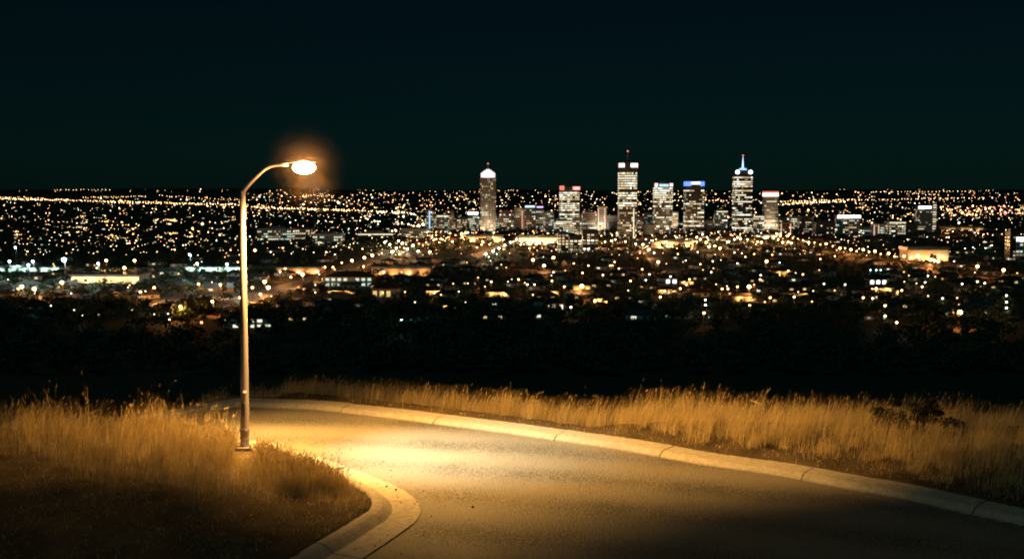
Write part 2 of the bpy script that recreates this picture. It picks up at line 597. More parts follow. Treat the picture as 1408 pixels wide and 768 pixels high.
def scatter_tufts(n_tufts, xr, yr, accept, per, spread):
    c = np.stack([rng.uniform(*xr, n_tufts), rng.uniform(*yr, n_tufts)], 1)
    c = c[accept(c)]
    k = rng.integers(per[0], per[1], len(c))
    idx = np.repeat(np.arange(len(c)), k)
    sc = rng.uniform(0.6, 1.25, len(c))[idx]
    r = rng.normal(0, 1, (len(idx), 2)) * spread * sc[:, None]
    return c[idx] + r, idx, sc

def screen(P, z=0.15):
    """photo pixel of a ground point (only used to read the photograph's layout off the ground)"""
    cp, sp = math.cos(PITCH), math.sin(PITCH)
    dz = z - CAMH
    fw = P[:, 1] * cp - dz * sp
    up = P[:, 1] * sp + dz * cp
    return 704 + F * P[:, 0] / fw, 384 - F * up / fw

# mound left of the road
def acc_m(c):
    s = signed(NEAR_C, c)
    px, py = screen(c)
    front = np.interp(px, [-200, 0, 150, 300, 420, 470, 520], [640, 655, 680, 700, 705, 712, 712]) + 14 * wob(c[:, 0], c[:, 1], 1.9)
    p = np.clip((front - py) / 22, 0.0, 1)
    bare = 0.5 + 0.9 * wob(c[:, 0], c[:, 1], 1.3, 5)
    p = p * np.where((px > 345) & (py > 640), np.clip(0.7 + bare * 0.5, 0.2, 1), 1)
    p = p * np.where((wob(c[:, 0], c[:, 1], 3.6, 9) > 0.55) & (py > 625), 0.15, 1)
    p = np.where((s < 1.6) & (py < 690), np.maximum(p, 0.9), p)
    return (s > PAN + KERB_W + 0.12) & (rng.random(len(c)) < p)
pts, idx, sc = scatter_tufts(5600, (-20, -1.2), (12, 24), acc_m, (26, 56), 0.095)
s = signed(NEAR_C, pts); keep = s > PAN + KERB_W + 0.02
pts, sc = pts[keep], sc[keep]
px, py = screen(pts)
tall = np.where(px < 335, 0.62, 0.46)
tall = np.where((px > 440) & (px < 520), 0.5, tall)
tall = tall * np.interp(px, [-50, 60, 220], [.66, .74, 1]) * np.interp(py, [575, 640, 700], [1.1, 1.0, 0.55])
hh = tall * sc * rng.uniform(0.45, 1.25, len(pts)) * (1 + 0.26 * wob(pts[:, 0], pts[:, 1], 1.1, 2) + 0.22 * wob(pts[:, 0], pts[:, 1], 3.3, 4))
# some blades are far taller
hh *= np.where(rng.random(len(pts)) < 0.05, 1.55, 1)
hh = np.where((px > 318) & (px < 354) & (py > 612) & (py < 665), np.minimum(hh, 0.03 + np.maximum(0, py - 618) * 0.0075 * rng.uniform(.4, 1, len(px))), hh)
hh = np.where((px >= 354) & (px < 440) & (py > 622), np.minimum(hh, 0.30), hh)
me = blades('dry_grass', pts, hh, 0.42, 0.0042, 0.12, (0.22, 0.0))
tag(link('dry_grass', me), 'tall dry straw grass growing over the mound around the lamp post', 'grass', kind='stuff')

# the fringe of taller tufts that hangs over the kerb behind its nose
iN = np.where((NEAR[:, 1] > on(0, 676)[1]) & (NEAR[:, 0] > -7.5))[0]
k = rng.choice(iN[iN > 20], 1500)
T_ = NEAR[k + 1] - NEAR[k]; T_ /= np.linalg.norm(T_, axis=1)[:, None]
cc = NEAR[k] + np.stack([-T_[:, 1], T_[:, 0]], 1) * rng.uniform(PAN + KERB_W + 0.22, 2.0, len(k))[:, None]
nb = rng.integers(16, 34, len(cc)); ix = np.repeat(np.arange(len(cc)), nb)
pp = cc[ix] + rng.normal(0, 0.07, (len(ix), 2))
pp = pp[signed(NEAR_C, pp) > PAN + KERB_W + 0.03]
sp_ = signed(NEAR_C, pp) - PAN - KERB_W
fpx, fpy = screen(pp)
pk_ = ~((fpx > 316) & (fpx < 352) & (fpy > 613)); pp, sp_ = pp[pk_], sp_[pk_]
me = blades('dry_grass', pp, rng.uniform(0.12, 0.26, len(pp)) + 0.3 * sm(sp_ / 0.7) * rng.uniform(.4, 1, len(pp)), 0.4, 0.0042, 0.15, (0.2, 0.05))
tag(link('dry_grass', me), 'fringe of dry grass hanging over the back of the curved near kerb', 'grass', kind='stuff')
SHX = at_depth(1264, 560, 21.0).x
# verge beyond the road
def acc_v(c):
    s = -signed(FAR_C, c)
    edge = FPAN + FKERB
    near_edge = np.clip((s - edge - 0.1) / 0.9, 0.12, 1)
    hole = np.where(wob(c[:, 0], c[:, 1], 2.2, 3) > 0.62, 0.15, 1)
    return (s > edge + 0.12) & (rng.random(len(c)) < near_edge * hole * sm((c[:, 0] + 8.5) / 3.5))
pts, idx, sc = scatter_tufts(9500, (-14, 17), (14, 28), acc_v, (24, 50), 0.10)
s = -signed(FAR_C, pts); keep = (s > FPAN + FKERB + 0.02) & (pts[:, 1] < crest_y(pts[:, 0]) + 2.4)
pts, sc, s = pts[keep], sc[keep], s[keep]
keep = ~((np.abs(pts[:, 0] - SHX) < 0.85) & (pts[:, 1] - 21.0 > -0.45) & (pts[:, 1] - 21.0 < 0.3) & (rng.random(len(pts)) < 0.85))
pts, sc, s = pts[keep], sc[keep], s[keep]
hh = (0.20 + 0.50 * sm((s - 0.75) / 1.2)) * sc * rng.uniform(0.5, 1.2, len(pts)) * (1 + 0.16 * wob(pts[:, 0], pts[:, 1], 0.9, 2) + 0.16 * wob(pts[:, 0], pts[:, 1], 2.7, 6)) * np.interp(pts[:, 0], [-8, -3, 0, 3, 6, 12], [.55, .75, .95, .92, .76, .66])
hh = np.where(pts[:, 0] < 6.5, np.maximum(hh, np.interp(pts[:, 0], [-8, -4, 0, 4.5, 6.5], [.32, .42, .52, .46, .0]) * sc * rng.uniform(0.6, 1.2, len(pts))), hh)
me = blades('dry_grass', pts, hh, 0.30, 0.0042, 0.06, (0.34, 0.02))
tag(link('dry_grass', me), 'band of tall dry grass on the verge beyond the pale kerb', 'grass', kind='stuff')
# short dead grass and leaf litter close to both kerbs
def short(n, acc, xr, yr, name, label):
    c = np.stack([rng.uniform(*xr, n), rng.uniform(*yr, n)], 1)
    c = c[acc(c)]
    h = rng.uniform(0.03, 0.12, len(c))
    me = blades(name, c, h, 1.3, 0.008, 0.0, (0.1, 0))
    tag(link(name, me), label, 'grass', kind='stuff')
short(26000, lambda c: (lambda s: (s > PAN + KERB_W + 0.05) & (rng.random(len(c)) < 0.5 + 0.5*wob(c[:,0], c[:,1], 1.7)))(signed(NEAR_C, c)), (-12, -1.2), (12.5, 23), 'dead_grass', 'short flattened dead grass and litter on the bare dark soil of the mound')
short(26000, lambda c: (lambda s: (s > FPAN + FKERB + 0.03) & (s < 2.6))(-signed(FAR_C, c)), (-8, 15), (14, 26), 'dead_grass', 'short dead grass along the back of the far kerb')

# litter: stones and leaves
litter = mat('dry_leaf', (0.38, 0.27, 0.12), 0.8, 0.2)
c = np.stack([rng.uniform(-11, -1.5, 1500), rng.uniform(12.8, 19.5, 1500)], 1)
c = c[signed(NEAR_C, c) > PAN + KERB_W + 0.05]
n = len(c)
z = land(c[:, 0], c[:, 1]) + 0.012
a_ = rng.uniform(0, 6.28, n); sz = rng.uniform(0.006, 0.022, n)
u = np.stack([np.cos(a_), np.sin(a_), rng.uniform(-.5, .5, n)], 1) * sz[:, None]
w = np.stack([-np.sin(a_), np.cos(a_), rng.uniform(-.5, .5, n)], 1) * sz[:, None] * 0.5
b0 = np.column_stack([c, z])
V = np.stack([b0 - u, b0 + w, b0 + u, b0 - w], 1).reshape(-1, 3)
tag(link('fallen_leaves', np_mesh('fallen_leaves', V, [np.arange(4*n).reshape(-1, 4)], [litter])), 'tiny pale fallen leaves scattered over dark soil', 'litter', kind='stuff')
# grit lying in the gutter and on the asphalt edge
dark_stone = mat('dark_grit', (0.07, 0.055, 0.04), 0.9, 0.2)
mb = MB()
rr = random.Random(5)
for _ in range(190):
    i = rr.randrange(40, 190)
    p = NEAR[i]; t = NEAR[i+1] - NEAR[i]; t = t / np.linalg.norm(t)
    o_ = abs(rr.gauss(0, 0.22)) if rr.random() < 0.6 else rr.uniform(-0.9, 0.0)
    if o_ > PAN - 0.04: continue
    q_ = p + np.array([-t[1], t[0]]) * o_
    s_ = rr.uniform(0.004, 0.014) * (1.9 if rr.random() < 0.08 else 1)
    z_ = (0.02 + 0.016 * max(o_, 0) / PAN) if o_ > 0 else 0.0
    mb.ball((q_[0], q_[1], z_ + s_ * 0.5), s_, s_ * rr.uniform(.6, 1.3), s_ * .7, 6, 4)
tag(mb.build('gravel', dark_stone), 'loose dark grit lying in the curved gutter and on the asphalt beside it', 'gravel', kind='stuff')

# ------------------------------------------------------------------ shrub in the far grass, pale fallen stalk
leafm = mat('dark_leaf', (0.035, 0.05, 0.022), 0.7, 0.2, (3, 0.4))
bark = mat('bark', (0.06, 0.045, 0.03), 0.9, 0.1, (8, 0.3))
def leaf_cloud(centres, radii, n, size, r=random):
    mb = MB()
    for _ in range(n):
        k = r.randrange(len(centres))
        c = Vector(centres[k]); rd = radii[k]
        d = Vector((r.gauss(0, 1), r.gauss(0, 1), r.gauss(0, 1))).normalized() * (r.random() ** 0.45)
        p = c + Vector((d.x * rd[0], d.y * rd[1], d.z * rd[2]))
        u = Vector((r.gauss(0, 1), r.gauss(0, 1), r.gauss(0, .7))).normalized()
        w_ = u.cross(Vector((r.gauss(0, 1), r.gauss(0, 1), r.gauss(0, 1)))).normalized()
        s_ = size * r.uniform(0.5, 1.3)
        mb.poly([p - u*s_, p + w_*s_*.55, p + u*s_, p - w_*s_*.55])
    return mb
sx, sy = at_depth(1264, 560, 21.0)[:2]
shrub = thing('shrub', (sx, sy, ground_z(sx, sy) - 0.03), 'low dark spreading shrub standing in the dry grass right of the road', 'shrub')
cs, rs = [], []
rr = random.Random(9)
for k in range(26):
    x_ = rr.uniform(-.82, .86)
    top_ = 0.50 + 0.40 * math.exp(-((x_ - .02)/.22)**2) + 0.10 * math.exp(-((x_ + .5)/.2)**2) - .12 * max(0, x_ - .3)
    cs.append((x_, rr.uniform(-.22, .22), rr.uniform(.32, 1) * top_ + .06))
    q_ = rr.uniform(.07, .17)
    rs.append((q_ * 1.3, q_ * 1.3, q_ * .8))
leaf_cloud(cs, rs, 6500, 0.024, rr).build('foliage', mat('shrub_leaf', (0.014, 0.018, 0.010), 0.8, 0.15, (3, 0.4)), shrub)
mb = MB()
for c_, r_ in zip(cs, rs):
    mb.tube([(c_[0]*.15, 0, 0), (c_[0]*.6, c_[1]*.6, c_[2]*.6), (c_[0], c_[1], c_[2] + r_[2]*.7)], [0.018, 0.011, 0.004], 6)
mb.build('stem', bark, shrub)

pale = mat('pale_stalk', (0.75, 0.65, 0.42), 0.6, 0.3)
p0 = at_depth(1032, 549.5, 20.3); p1 = at_depth(1050, 558, 20.1)
stx, sty = p1.x, p1.y
st = thing('grass_stalk', (stx, sty, ground_z(stx, sty)), 'single pale broken stalk leaning out of the far grass', 'stalk')
z_ = ground_z(stx, sty)
MB().tube([(0.05, 0, 0), (0.0, 0, p1.z - z_), ((p0.x-p1.x)*.5, (p0.y-p1.y)*.5, p1.z - z_ + (p0.z-p1.z)*.62), (p0.x - stx, p0.y - sty, p0.z - z_)], [0.0015, 0.0015, 0.005, 0.003], 6).build('stem', pale, st)

# ------------------------------------------------------------------ the street lamp
steel = mat('galvanised_steel', (0.20, 0.18, 0.215), 0.45, 0.5, (14, 0.12), 0.002, 0.3)
dark_steel = mat('dark_metal', (0.05, 0.05, 0.045), 0.6, 0.3)
base = on(337, 615, 0.30)
for _ in range(6):
    zb = ground_z(base.x, base.y) + 0.03
    base = on(337, 615, zb)
base.z = zb
top = at_depth(333.5, 262, base.y)
lampo = thing('street_lamp', base, 'tall grey steel street lamp lit orange on the grassy mound beside the road', 'street lamp')
def L(p): return (p.x - base.x, p.y - base.y, p.z - base.z)
tz = top.z - base.z
tx = top.x - base.x
n_ = 12
pole = MB().tube([(0, 0, -0.15), (0, 0, 0.35), (tx*.1, 0, tz*.1), (tx*.5, 0, tz*.5), (tx, 0, tz)], [0.086, 0.085, 0.082, 0.068, 0.052], 16).build('pole', steel, lampo, True)
# the arm: rises at a slant, bends level and carries the lantern
apx = [(333.5, 268), (334.5, 262), (338, 257.5), (345, 249.5), (355, 240), (364, 232.2), (371, 228.4), (378, 226.9), (387, 226.4), (396, 226.3)]
arm_pts = [L(at_depth(a_, b_, base.y)) for a_, b_ in apx]
MB().tube(arm_pts, [0.052, 0.050, 0.046, 0.042, 0.038, 0.034, 0.032, 0.030, 0.029, 0.028], 12).build('arm', steel, lampo, True)
# stub bracket at the bend
bb = L(at_depth(330.5, 263, base.y))
MB().tube([bb, (tx, 0, tz - 0.02)], [0.03, 0.03], 8).build('stub_bracket', dark_steel, lampo)
MB().tube([(bb[0]-.001, 0, bb[2]-.05), (bb[0]-.001, 0, bb[2]+.04)], [0.035, 0.035], 8).build('end_cap', dark_steel, lampo)
# joint bands, access cover, sticker
MB().tube([(0, 0, 0.33), (0, 0, 0.37)], [0.097, 0.097], 16).build('joint_band', steel, lampo)
MB().tube([(0, 0, 0.16), (0, 0, 0.19)], [0.098, 0.098], 16).build('joint_band', steel, lampo)
MB().box(-0.03, 0.035, -0.094, -0.076, 0.62, 0.86).build('access_cover', dark_steel, lampo)
MB().box(0.0, 0.065, -0.100, -0.072, 1.05, 1.085).build('number_plate', mat('white_plate', (0.8, 0.8, 0.75)), lampo)
bpl = MB().box(-0.17, 0.17, -0.17, 0.17, -0.12, 0.03).build('base_plate', steel, lampo)
for q_ in ((-1, -1), (1, -1), (-1, 1), (1, 1)):
    MB().cyl(q_[0]*.13, q_[1]*.13, 0.02, 0.06, 0.014, n=6).build('bolt', steel, bpl)
# lantern
h0 = Vector(L(at_depth(394, 229.5, base.y)))
h1 = Vector(L(at_depth(434, 230.0, base.y)))
mb = MB()
Lh = h1.x - h0.x
secs = [(0, .030, .022), (.10, .040, .030), (.2, .055, .034), (.35, .060, .036), (.55, .060, .036), (.75, .055, .032), (.9, .045, .026), (1.0, .02, .012)]
b_ = 0
for t_, wy, hz in secs:
    for k in range(13):
        an = math.pi * k / 12
        mb.v.append((h0.x + Lh * t_, math.cos(an) * wy, h0.z + math.sin(an) * hz + .075))
for i in range(len(secs) - 1):
    for k in range(12):
        mb.f.append((i*13+k, i*13+k+1, (i+1)*13+k+1, (i+1)*13+k)); mb.m.append(0)
for i in range(len(secs) - 1):
    mb.f.append((i*13+12, i*13, (i+1)*13, (i+1)*13+12)); mb.m.append(0)
head = mb.build('lamp_head', steel, lampo, True)
bowlm = bpy.data.materials.new('glowing_glass')
bowlm.use_nodes = True
nt = bowlm.node_tree
nt.nodes.remove(nt.nodes['Principled BSDF'])
em = nt.nodes.new('ShaderNodeEmission'); em.inputs[0].default_value = (1, 0.60, 0.30, 1); em.inputs[1].default_value = 9
trn = nt.nodes.new('ShaderNodeBsdfTransparent'); trn.inputs[0].default_value = (1, 0.97, 0.92, 1)
adn = nt.nodes.new('ShaderNodeAddShader')
nt.links.new(em.outputs[0], adn.inputs[0]); nt.links.new(trn.outputs[0], adn.inputs[1])
nt.links.new(adn.outputs[0], nt.nodes['Material Output'].inputs['Surface'])
bowlm.cycles.emission_sampling = 'NONE'
cx = h0.x + Lh * 0.60
MB().ball((cx, 0, h0.z - 0.01), Lh * 0.40, 0.15, 0.125, 20, 12).build('glass_bowl', bowlm, lampo, True)

def photometric(ld, body):
    """gives a light its own intensity by direction, hand-shaped to fit its pool"""
    ld.use_nodes = True
    nt = ld.node_tree
    em = nt.nodes['Emission']
    tc = nt.nodes.new('ShaderNodeTexCoord')
    sp = nt.nodes.new('ShaderNodeSeparateXYZ')
    nt.links.new(tc.outputs['Normal'], sp.inputs[0])
    em.inputs['Strength'].default_value = 1
    return nt, em, sp

LAMP_P = 6300
ld = bpy.data.lights.new('lamp_light', 'POINT')
ld.energy = LAMP_P
ld.color = (1, 1, 1)
ld.shadow_soft_size = 0.10
lo = link('lamp_light', ld, lampo)
lo.location = (cx, 0, h0.z - 0.04)
nt, em, sp = photometric(ld, None)
def mrange(v, a0, a1, b0_, b1_):
    n_ = nt.nodes.new('ShaderNodeMapRange'); n_.interpolation_type = 'SMOOTHSTEP'
    nt.links.new(v, n_.inputs['Value'])
    for nm, q_ in zip(('From Min', 'From Max', 'To Min', 'To Max'), (a0, a1, b0_, b1_)): n_.inputs[nm].default_value = q_
    return n_.outputs[0]
dx_, dy_, dz_ = sp.outputs['X'], sp.outputs['Y'], mathn('MULTIPLY', sp.outputs['Z'], -1.0)
tgt = Vector((on(672, 625, 0).x - base.x - cx, on(672, 625, 0).y - base.y, -base.z - h0.z)).normalized()
dot = mathn('ADD', mathn('ADD', mathn('MULTIPLY', dx_, tgt.x), mathn('MULTIPLY', dy_, tgt.y)), mathn('MULTIPLY', sp.outputs['Z'], tgt.z))
core = mathn('MULTIPLY', mathn('POWER', mathn('MAXIMUM', dot, 0.0), 12.0), 1.15)
tgc = Vector((on(612, 622, 0).x - base.x - cx, on(612, 622, 0).y - base.y, -base.z - h0.z)).normalized()
dotc = mathn('ADD', mathn('ADD', mathn('MULTIPLY', dx_, tgc.x), mathn('MULTIPLY', dy_, tgc.y)), mathn('MULTIPLY', sp.outputs['Z'], tgc.z))
# direction d: side throw along x, sharp cut-off towards -y (dark side shaped by hand)
down = mathn('MAXIMUM', dz_, 0.02)
ty = mathn('DIVIDE', dy_, down)
tx_ = mathn('DIVIDE', dx_, down)
def clampn(v, a_, b_): return mathn('MINIMUM', mathn('MAXIMUM', v, a_), b_)
ty2 = mathn('ADD', mathn('ADD', ty, mathn('MULTIPLY', clampn(tx_, -0.3, 0.0), 1.2)), mathn('MULTIPLY', clampn(tx_, 0.0, 0.6), 0.6))
ty2 = mathn('SUBTRACT', ty2, mathn('MULTIPLY', mathn('MULTIPLY', mathn('MAXIMUM', mathn('SUBTRACT', tx_, 0.6), 0.0), 0.85), clampn(mathn('MULTIPLY', ty, -1.3), 0.0, 1.0)))
fy = mrange(ty2, -1.12, 0.08, 0.025, 1.0)
fx = mathn('MULTIPLY', mrange(tx_, -2.3, 0.2, 0.22, 1.0), mrange(tx_, -0.55, 0.12, 2.6, 1.0))
fbl = mrange(mathn('SUBTRACT', mathn('MULTIPLY', ty, 1.5), mathn('MULTIPLY', tx_, 0.8)), 0.6, 1.7, 1.0, 0.03)
flat_ = mathn('MULTIPLY', mathn('ADD', 1.0, mrange(tx_, 0.6, 2.0, 0.0, 1.35)), mrange(tx_, 1.6, 3.4, 1.0, 0.10))
flat_ = mathn('ADD', flat_, mathn('MULTIPLY', mrange(dz_, 0.78, 0.97, 0.0, 1.0), 0.7))
up = mrange(dz_, 0.0, 0.5, 1.0, 0.0)  # upward part added so the halo ball shines all round
shaped = mathn('MULTIPLY', fbl, mathn('ADD', mathn('MULTIPLY', mathn('MULTIPLY', fy, flat_), fx), mathn('MULTIPLY', core, fy)))
mixv = mathn('ADD', mathn('MULTIPLY', shaped, mathn('SUBTRACT', 1.0, up)), mathn('MULTIPLY', mathn('MULTIPLY', up, 0.9), mathn('MULTIPLY', mrange(dx_, -0.95, -0.45, 0.2, 1.0), mrange(dx_, 0.55, 0.95, 1.0, 0.4))))
nt.links.new(mixv, em.inputs['Strength'])
cm = nt.nodes.new('ShaderNodeMix'); cm.data_type = 'RGBA'
cm.inputs['A'].default_value = (1.0, 0.52, 0.125, 1); cm.inputs['B'].default_value = (1.0, 0.76, 0.42, 1)  # paler tint put into the light towards the pool's centre
nt.links.new(mrange(dotc, 0.885, 0.995, 0.0, 0.9), cm.inputs['Factor'])
nt.links.new(cm.outputs['Result'], em.inputs['Color'])
MR, MD = 0.95, 0.019
lamp_halo = bpy.data.materials.new('lamp_halo')  # scattering ball added to imitate lens glow round the lantern
lamp_halo.use_nodes = True
nt = lamp_halo.node_tree
nt.nodes.remove(nt.nodes['Principled BSDF'])
pv_ = nt.nodes.new('ShaderNodeVolumePrincipled')
pv_.inputs['Color'].default_value = (1.0, 0.70, 0.62, 1)
tc = nt.nodes.new('ShaderNodeTexCoord')
ln = nt.nodes.new('ShaderNodeVectorMath'); ln.operation = 'LENGTH'
nt.links.new(tc.outputs['Object'], ln.inputs[0])
fall = mathn('MAXIMUM', mathn('SUBTRACT', 1.0, mathn('DIVIDE', ln.outputs['Value'], MR)), 0.0)
nt.links.new(mathn('MULTIPLY', mathn('POWER', fall, 3.2), MD), pv_.inputs['Density'])
lamp_halo.cycles.volume_sampling = 'EQUIANGULAR'
nt.links.new(pv_.outputs[0], nt.nodes['Material Output'].inputs['Volume'])
mo = MB().ball((0, 0, 0), MR, seg=32, rings=20).build('lamp_halo', lamp_halo)
mo.location = (base.x + cx, base.y, base.z + h0.z)
tag(mo, 'added scattering ball that forms the glow round the lantern', 'lamp_halo', kind='stuff')
# ================================================================== the city on the plain
def wall_mat(name, c): return mat(name, c, 0.8, 0.25, (0.15, 0.15))
M_BEIGE = wall_mat('beige_concrete', (0.42, 0.36, 0.28))
M_GREY = wall_mat('grey_concrete', (0.26, 0.26, 0.25))
M_DARK = mat('dark_cladding', (0.035, 0.04, 0.045), 0.35, 0.5)
M_WHITE = wall_mat('white_render', (0.38, 0.35, 0.30))
M_BRICK = wall_mat('brown_brick', (0.22, 0.12, 0.07))
M_ROOF = mat('roof_tile', (0.035, 0.026, 0.02), 0.85, 0.2, (0.8, 0.25))
M_ROOFG = mat('grey_roof', (0.05, 0.05, 0.05), 0.7, 0.3, (0.8, 0.2))
M_GLASS = mat('dark_glass', (0.02, 0.025, 0.03), 0.15, 0.6)
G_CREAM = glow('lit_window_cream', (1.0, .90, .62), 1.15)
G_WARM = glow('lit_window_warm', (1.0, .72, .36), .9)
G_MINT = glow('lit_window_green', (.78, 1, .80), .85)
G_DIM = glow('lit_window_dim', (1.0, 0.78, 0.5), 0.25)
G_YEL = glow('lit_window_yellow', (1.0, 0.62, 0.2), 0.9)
G_WHITE = glow('lit_sign_white', (1.0, 0.93, 0.88), 3.2)
G_PINK = glow('lit_sign_pink', (1.0, 0.58, 0.62), 1.6)
G_RED = glow('lit_sign_red', RED, 1.5)
G_BLUE = glow('lit_sign_blue', BLUE, 1.5)
G_SKYB = glow('lit_spire_blue', (0.35, 0.62, 1.0), 1.4)
G_ICE = glow('lit_sign_ice', (0.75, 0.88, 1.0), 3.4)
WIN = [M_GLASS, G_CREAM, G_WARM, G_DIM, G_MINT, glow('lit_window_soft', (1, .86, .56), .5), glow('lit_window_bright', (1, .95, .78), 1.9)]

def px_place(px0, px1, ybase):
    """a footprint on the plain: centre, width, metres per photo pixel"""
    a_, b_ = on(px0, ybase, PLAIN), on(px1, ybase, PLAIN)
    return (a_ + b_) / 2, (b_ - a_).length, (b_ - a_).length / (px1 - px0)

def window_row(rnd, w, d, z0, zh, p, pal, pitch=2.6, gap=0.5, round_=False):
    mb = MB()
    def pick():
        if rnd.random() < p:
            k_ = rnd.choices(range(1, 5), pal)[0]
            return rnd.choices((1, 5, 6), (5, 3, 2.2))[0] if k_ == 1 else k_
        return 3 if rnd.random() < 0.10 else 0
    if round_:
        n = 24
        for k in range(n):
            a0, a1 = 2*math.pi*(k+.06)/n, 2*math.pi*(k+.94)/n
            r_ = w / 2
            pts = [(r_*math.cos(a0), r_*math.sin(a0)), (r_*math.cos(a1), r_*math.sin(a1))]
            o_ = 1 + .12 / r_
            q = [(pts[0][0]*o_, pts[0][1]*o_), (pts[1][0]*o_, pts[1][1]*o_)]
            mi = pick()
            mb.poly([(q[0][0], q[0][1], z0), (q[1][0], q[1][1], z0), (q[1][0], q[1][1], z0+zh), (q[0][0], q[0][1], z0+zh)], mi)
            mb.poly([(pts[0][0], pts[0][1], z0+zh), (q[0][0], q[0][1], z0+zh), (q[1][0], q[1][1], z0+zh), (pts[1][0], pts[1][1], z0+zh)], 0)
        return mb
    for side in range(4):
        L_ = w if side % 2 == 0 else d
        n = max(2, int(L_ / pitch))
        st = L_ / n
        M = Matrix.Rotation(side * math.pi/2, 4, 'Z') @ Matrix.Translation((0, -(d if side % 2 == 0 else w)/2, 0))
        run = pick()
        for k in range(n):
            if rnd.random() < 0.6: run = pick()
            x0 = -L_/2 + st*k + gap/2
            mb.box(x0, x0 + st - gap, -0.10, 0.05, z0, z0 + zh, run, M)
    return mb

def tower(name, label, px0, px1, ytop, ybase, wall, depth=None, bands=None, p=0.3, pal=(5, 2, 3, 1), floor=3.7,
          yaw=0.0, round_=False, group=None, parapet=True, pitch=2.6, gap=0.5, wh=0.5, seed=None, from_y=None):
    c, w_, mpp = px_place(px0, px1, ybase)
    w = w_ / (math.cos(yaw) + 0.5 * abs(math.sin(yaw)))
    d = depth or w * 0.8
    h = (ybase - ytop) * mpp
    rnd = random.Random(seed if seed is not None else int(px0 * 13 + ytop))
    t = thing(name, (c.x, c.y + d/2, PLAIN - 0.3), label, 'tower' if 'tower' in name else 'building', group, yaw)
    t['_'] = 0
    del t['_']
    mb = MB()
    if round_:
        mb.cyl(0, 0, 0, h, w/2, n=48)
    else:
        mb.box(-w/2, w/2, -d/2, d/2, 0, h)
        if parapet:
            for a_ in ((-w/2-.2, w/2+.2, -d/2-.2, -d/2+.5), (-w/2-.2, w/2+.2, d/2-.5, d/2+.2)):
                mb.box(*a_, h+.003, h+1.2)
            for a_ in ((-w/2-.2, -w/2+.5), (w/2-.5, w/2+.2)):
                mb.box(*a_, -d/2+.502, d/2-.502, h+.003, h+1.2)
    mb.build('wall', wall, t)
    nf = int((h - 3) / floor)
    for k in range(nf):
        z0 = 3 + k * floor
        y = ybase - (z0 + 0.5*floor) / mpp
        if from_y and y < from_y: continue
        pp, pl = p, pal
        if bands is not None:
            for q_ in bands:
                if q_[0] <= y <= q_[1]:
                    pp = q_[2] if len(q_) > 2 else 0.95
                    pl = (8, 1, 0, .4)
                    break
        window_row(rnd, w, d, z0 + floor*(1-wh)/2, floor*wh, pp, pl, pitch, gap, round_).build('window_row', WIN, t)
    return t, w, d, h, mpp

def rooftop(t, w, d, h, seed=0, dark=True):
    r = random.Random(seed)
    MB().box(-w*.28, w*.22, -d*.2, d*.25, h+.003, h + r.uniform(2.5, 4.5)).build('plant_room', M_DARK if dark else M_GREY, t)

# --- the eight tall towers
t, w, d, h, mpp = tower('office_tower', 'beige tower with white and pink lit dome crown, left of downtown', 660.5, 681.5, 245, 323, M_BEIGE, p=0.22, pal=(2, 3, 4, 2), pitch=2.3, gap=0.9, wh=0.72)
Z = h
MB().box(-w*.46, w*.46, -d*.46, d*.46, h+1.3, h+1.3+6.5*mpp*0.9).build('crown', G_PINK, t)
MB().box(-w*.34, w*.34, -d*.485, -d*.462, h+2, h+1.3+5*mpp).build('sign_panel', G_WHITE, t)
cr_ = MB()
for i, (r0, z0_, z1_) in enumerate(((.44, 7, 9), (.36, 9, 11), (.26, 11, 13), (.14, 13, 15))):
    cr_.box(-w*r0, w*r0, -d*r0, d*r0, h + z0_*mpp*.82 + .02*i, h + z1_*mpp*.82)
cr_.build('dome', glow('dome_light', (0.8, 0.86, 1.0), 1.2), t)
MB().cyl(0, 0, h + 15*mpp*.8, h + 20*mpp, 0.9, 0.3, 8).build('spire', M_GREY, t)
MB().ball((0, 0, h + 20*mpp), 1.3).build('beacon', G_RED, t)
MB().box(-w*.5-1.2, -w*.5-.25, -d*.5, -d*.5+2, h-17*mpp, h-15*mpp).build('beacon', G_RED, t)
for k in range(5):   # vertical fins
    x_ = -w*.5 + w*(k+.5)/5
    MB().box(x_-.45, x_+.45, -d/2-.55, -d/2-.102, 2, h-4).build('fin', M_BEIGE, t)

t, w, d, h, mpp = tower('office_tower', 'round banded white lit tower with red signs on its flat roof', 769.5, 797, 261, 322, M_GREY, round_=True, bands=[(264, 275), (277, 283), (285, 291.5), (293, 297), (299, 303, .7)], p=0.35, wh=0.62)
MB().box(-w*.5, -w*.28, -w*.42, -w*.2, h+.003, h+5.5*mpp).build('sign_panel', G_RED, t)
MB().box(w*.15, w*.52, -w*.4, -w*.2, h+.003, h+4.6*mpp).build('sign_panel', G_RED, t)
MB().box(w*.2, w*.46, -w*.43, -w*.405, h+1, h+3.6*mpp).build('sign_panel', G_PINK, t)
MB().box(-w*.27, w*.14, -w*.3, w*.3, h+.003, h+4*mpp).build('plant_room', M_DARK, t)
MB().cyl(-w*.25, 0, h+4*mpp, h+8*mpp, .4, .2, 6).build('mast', M_GREY, t)

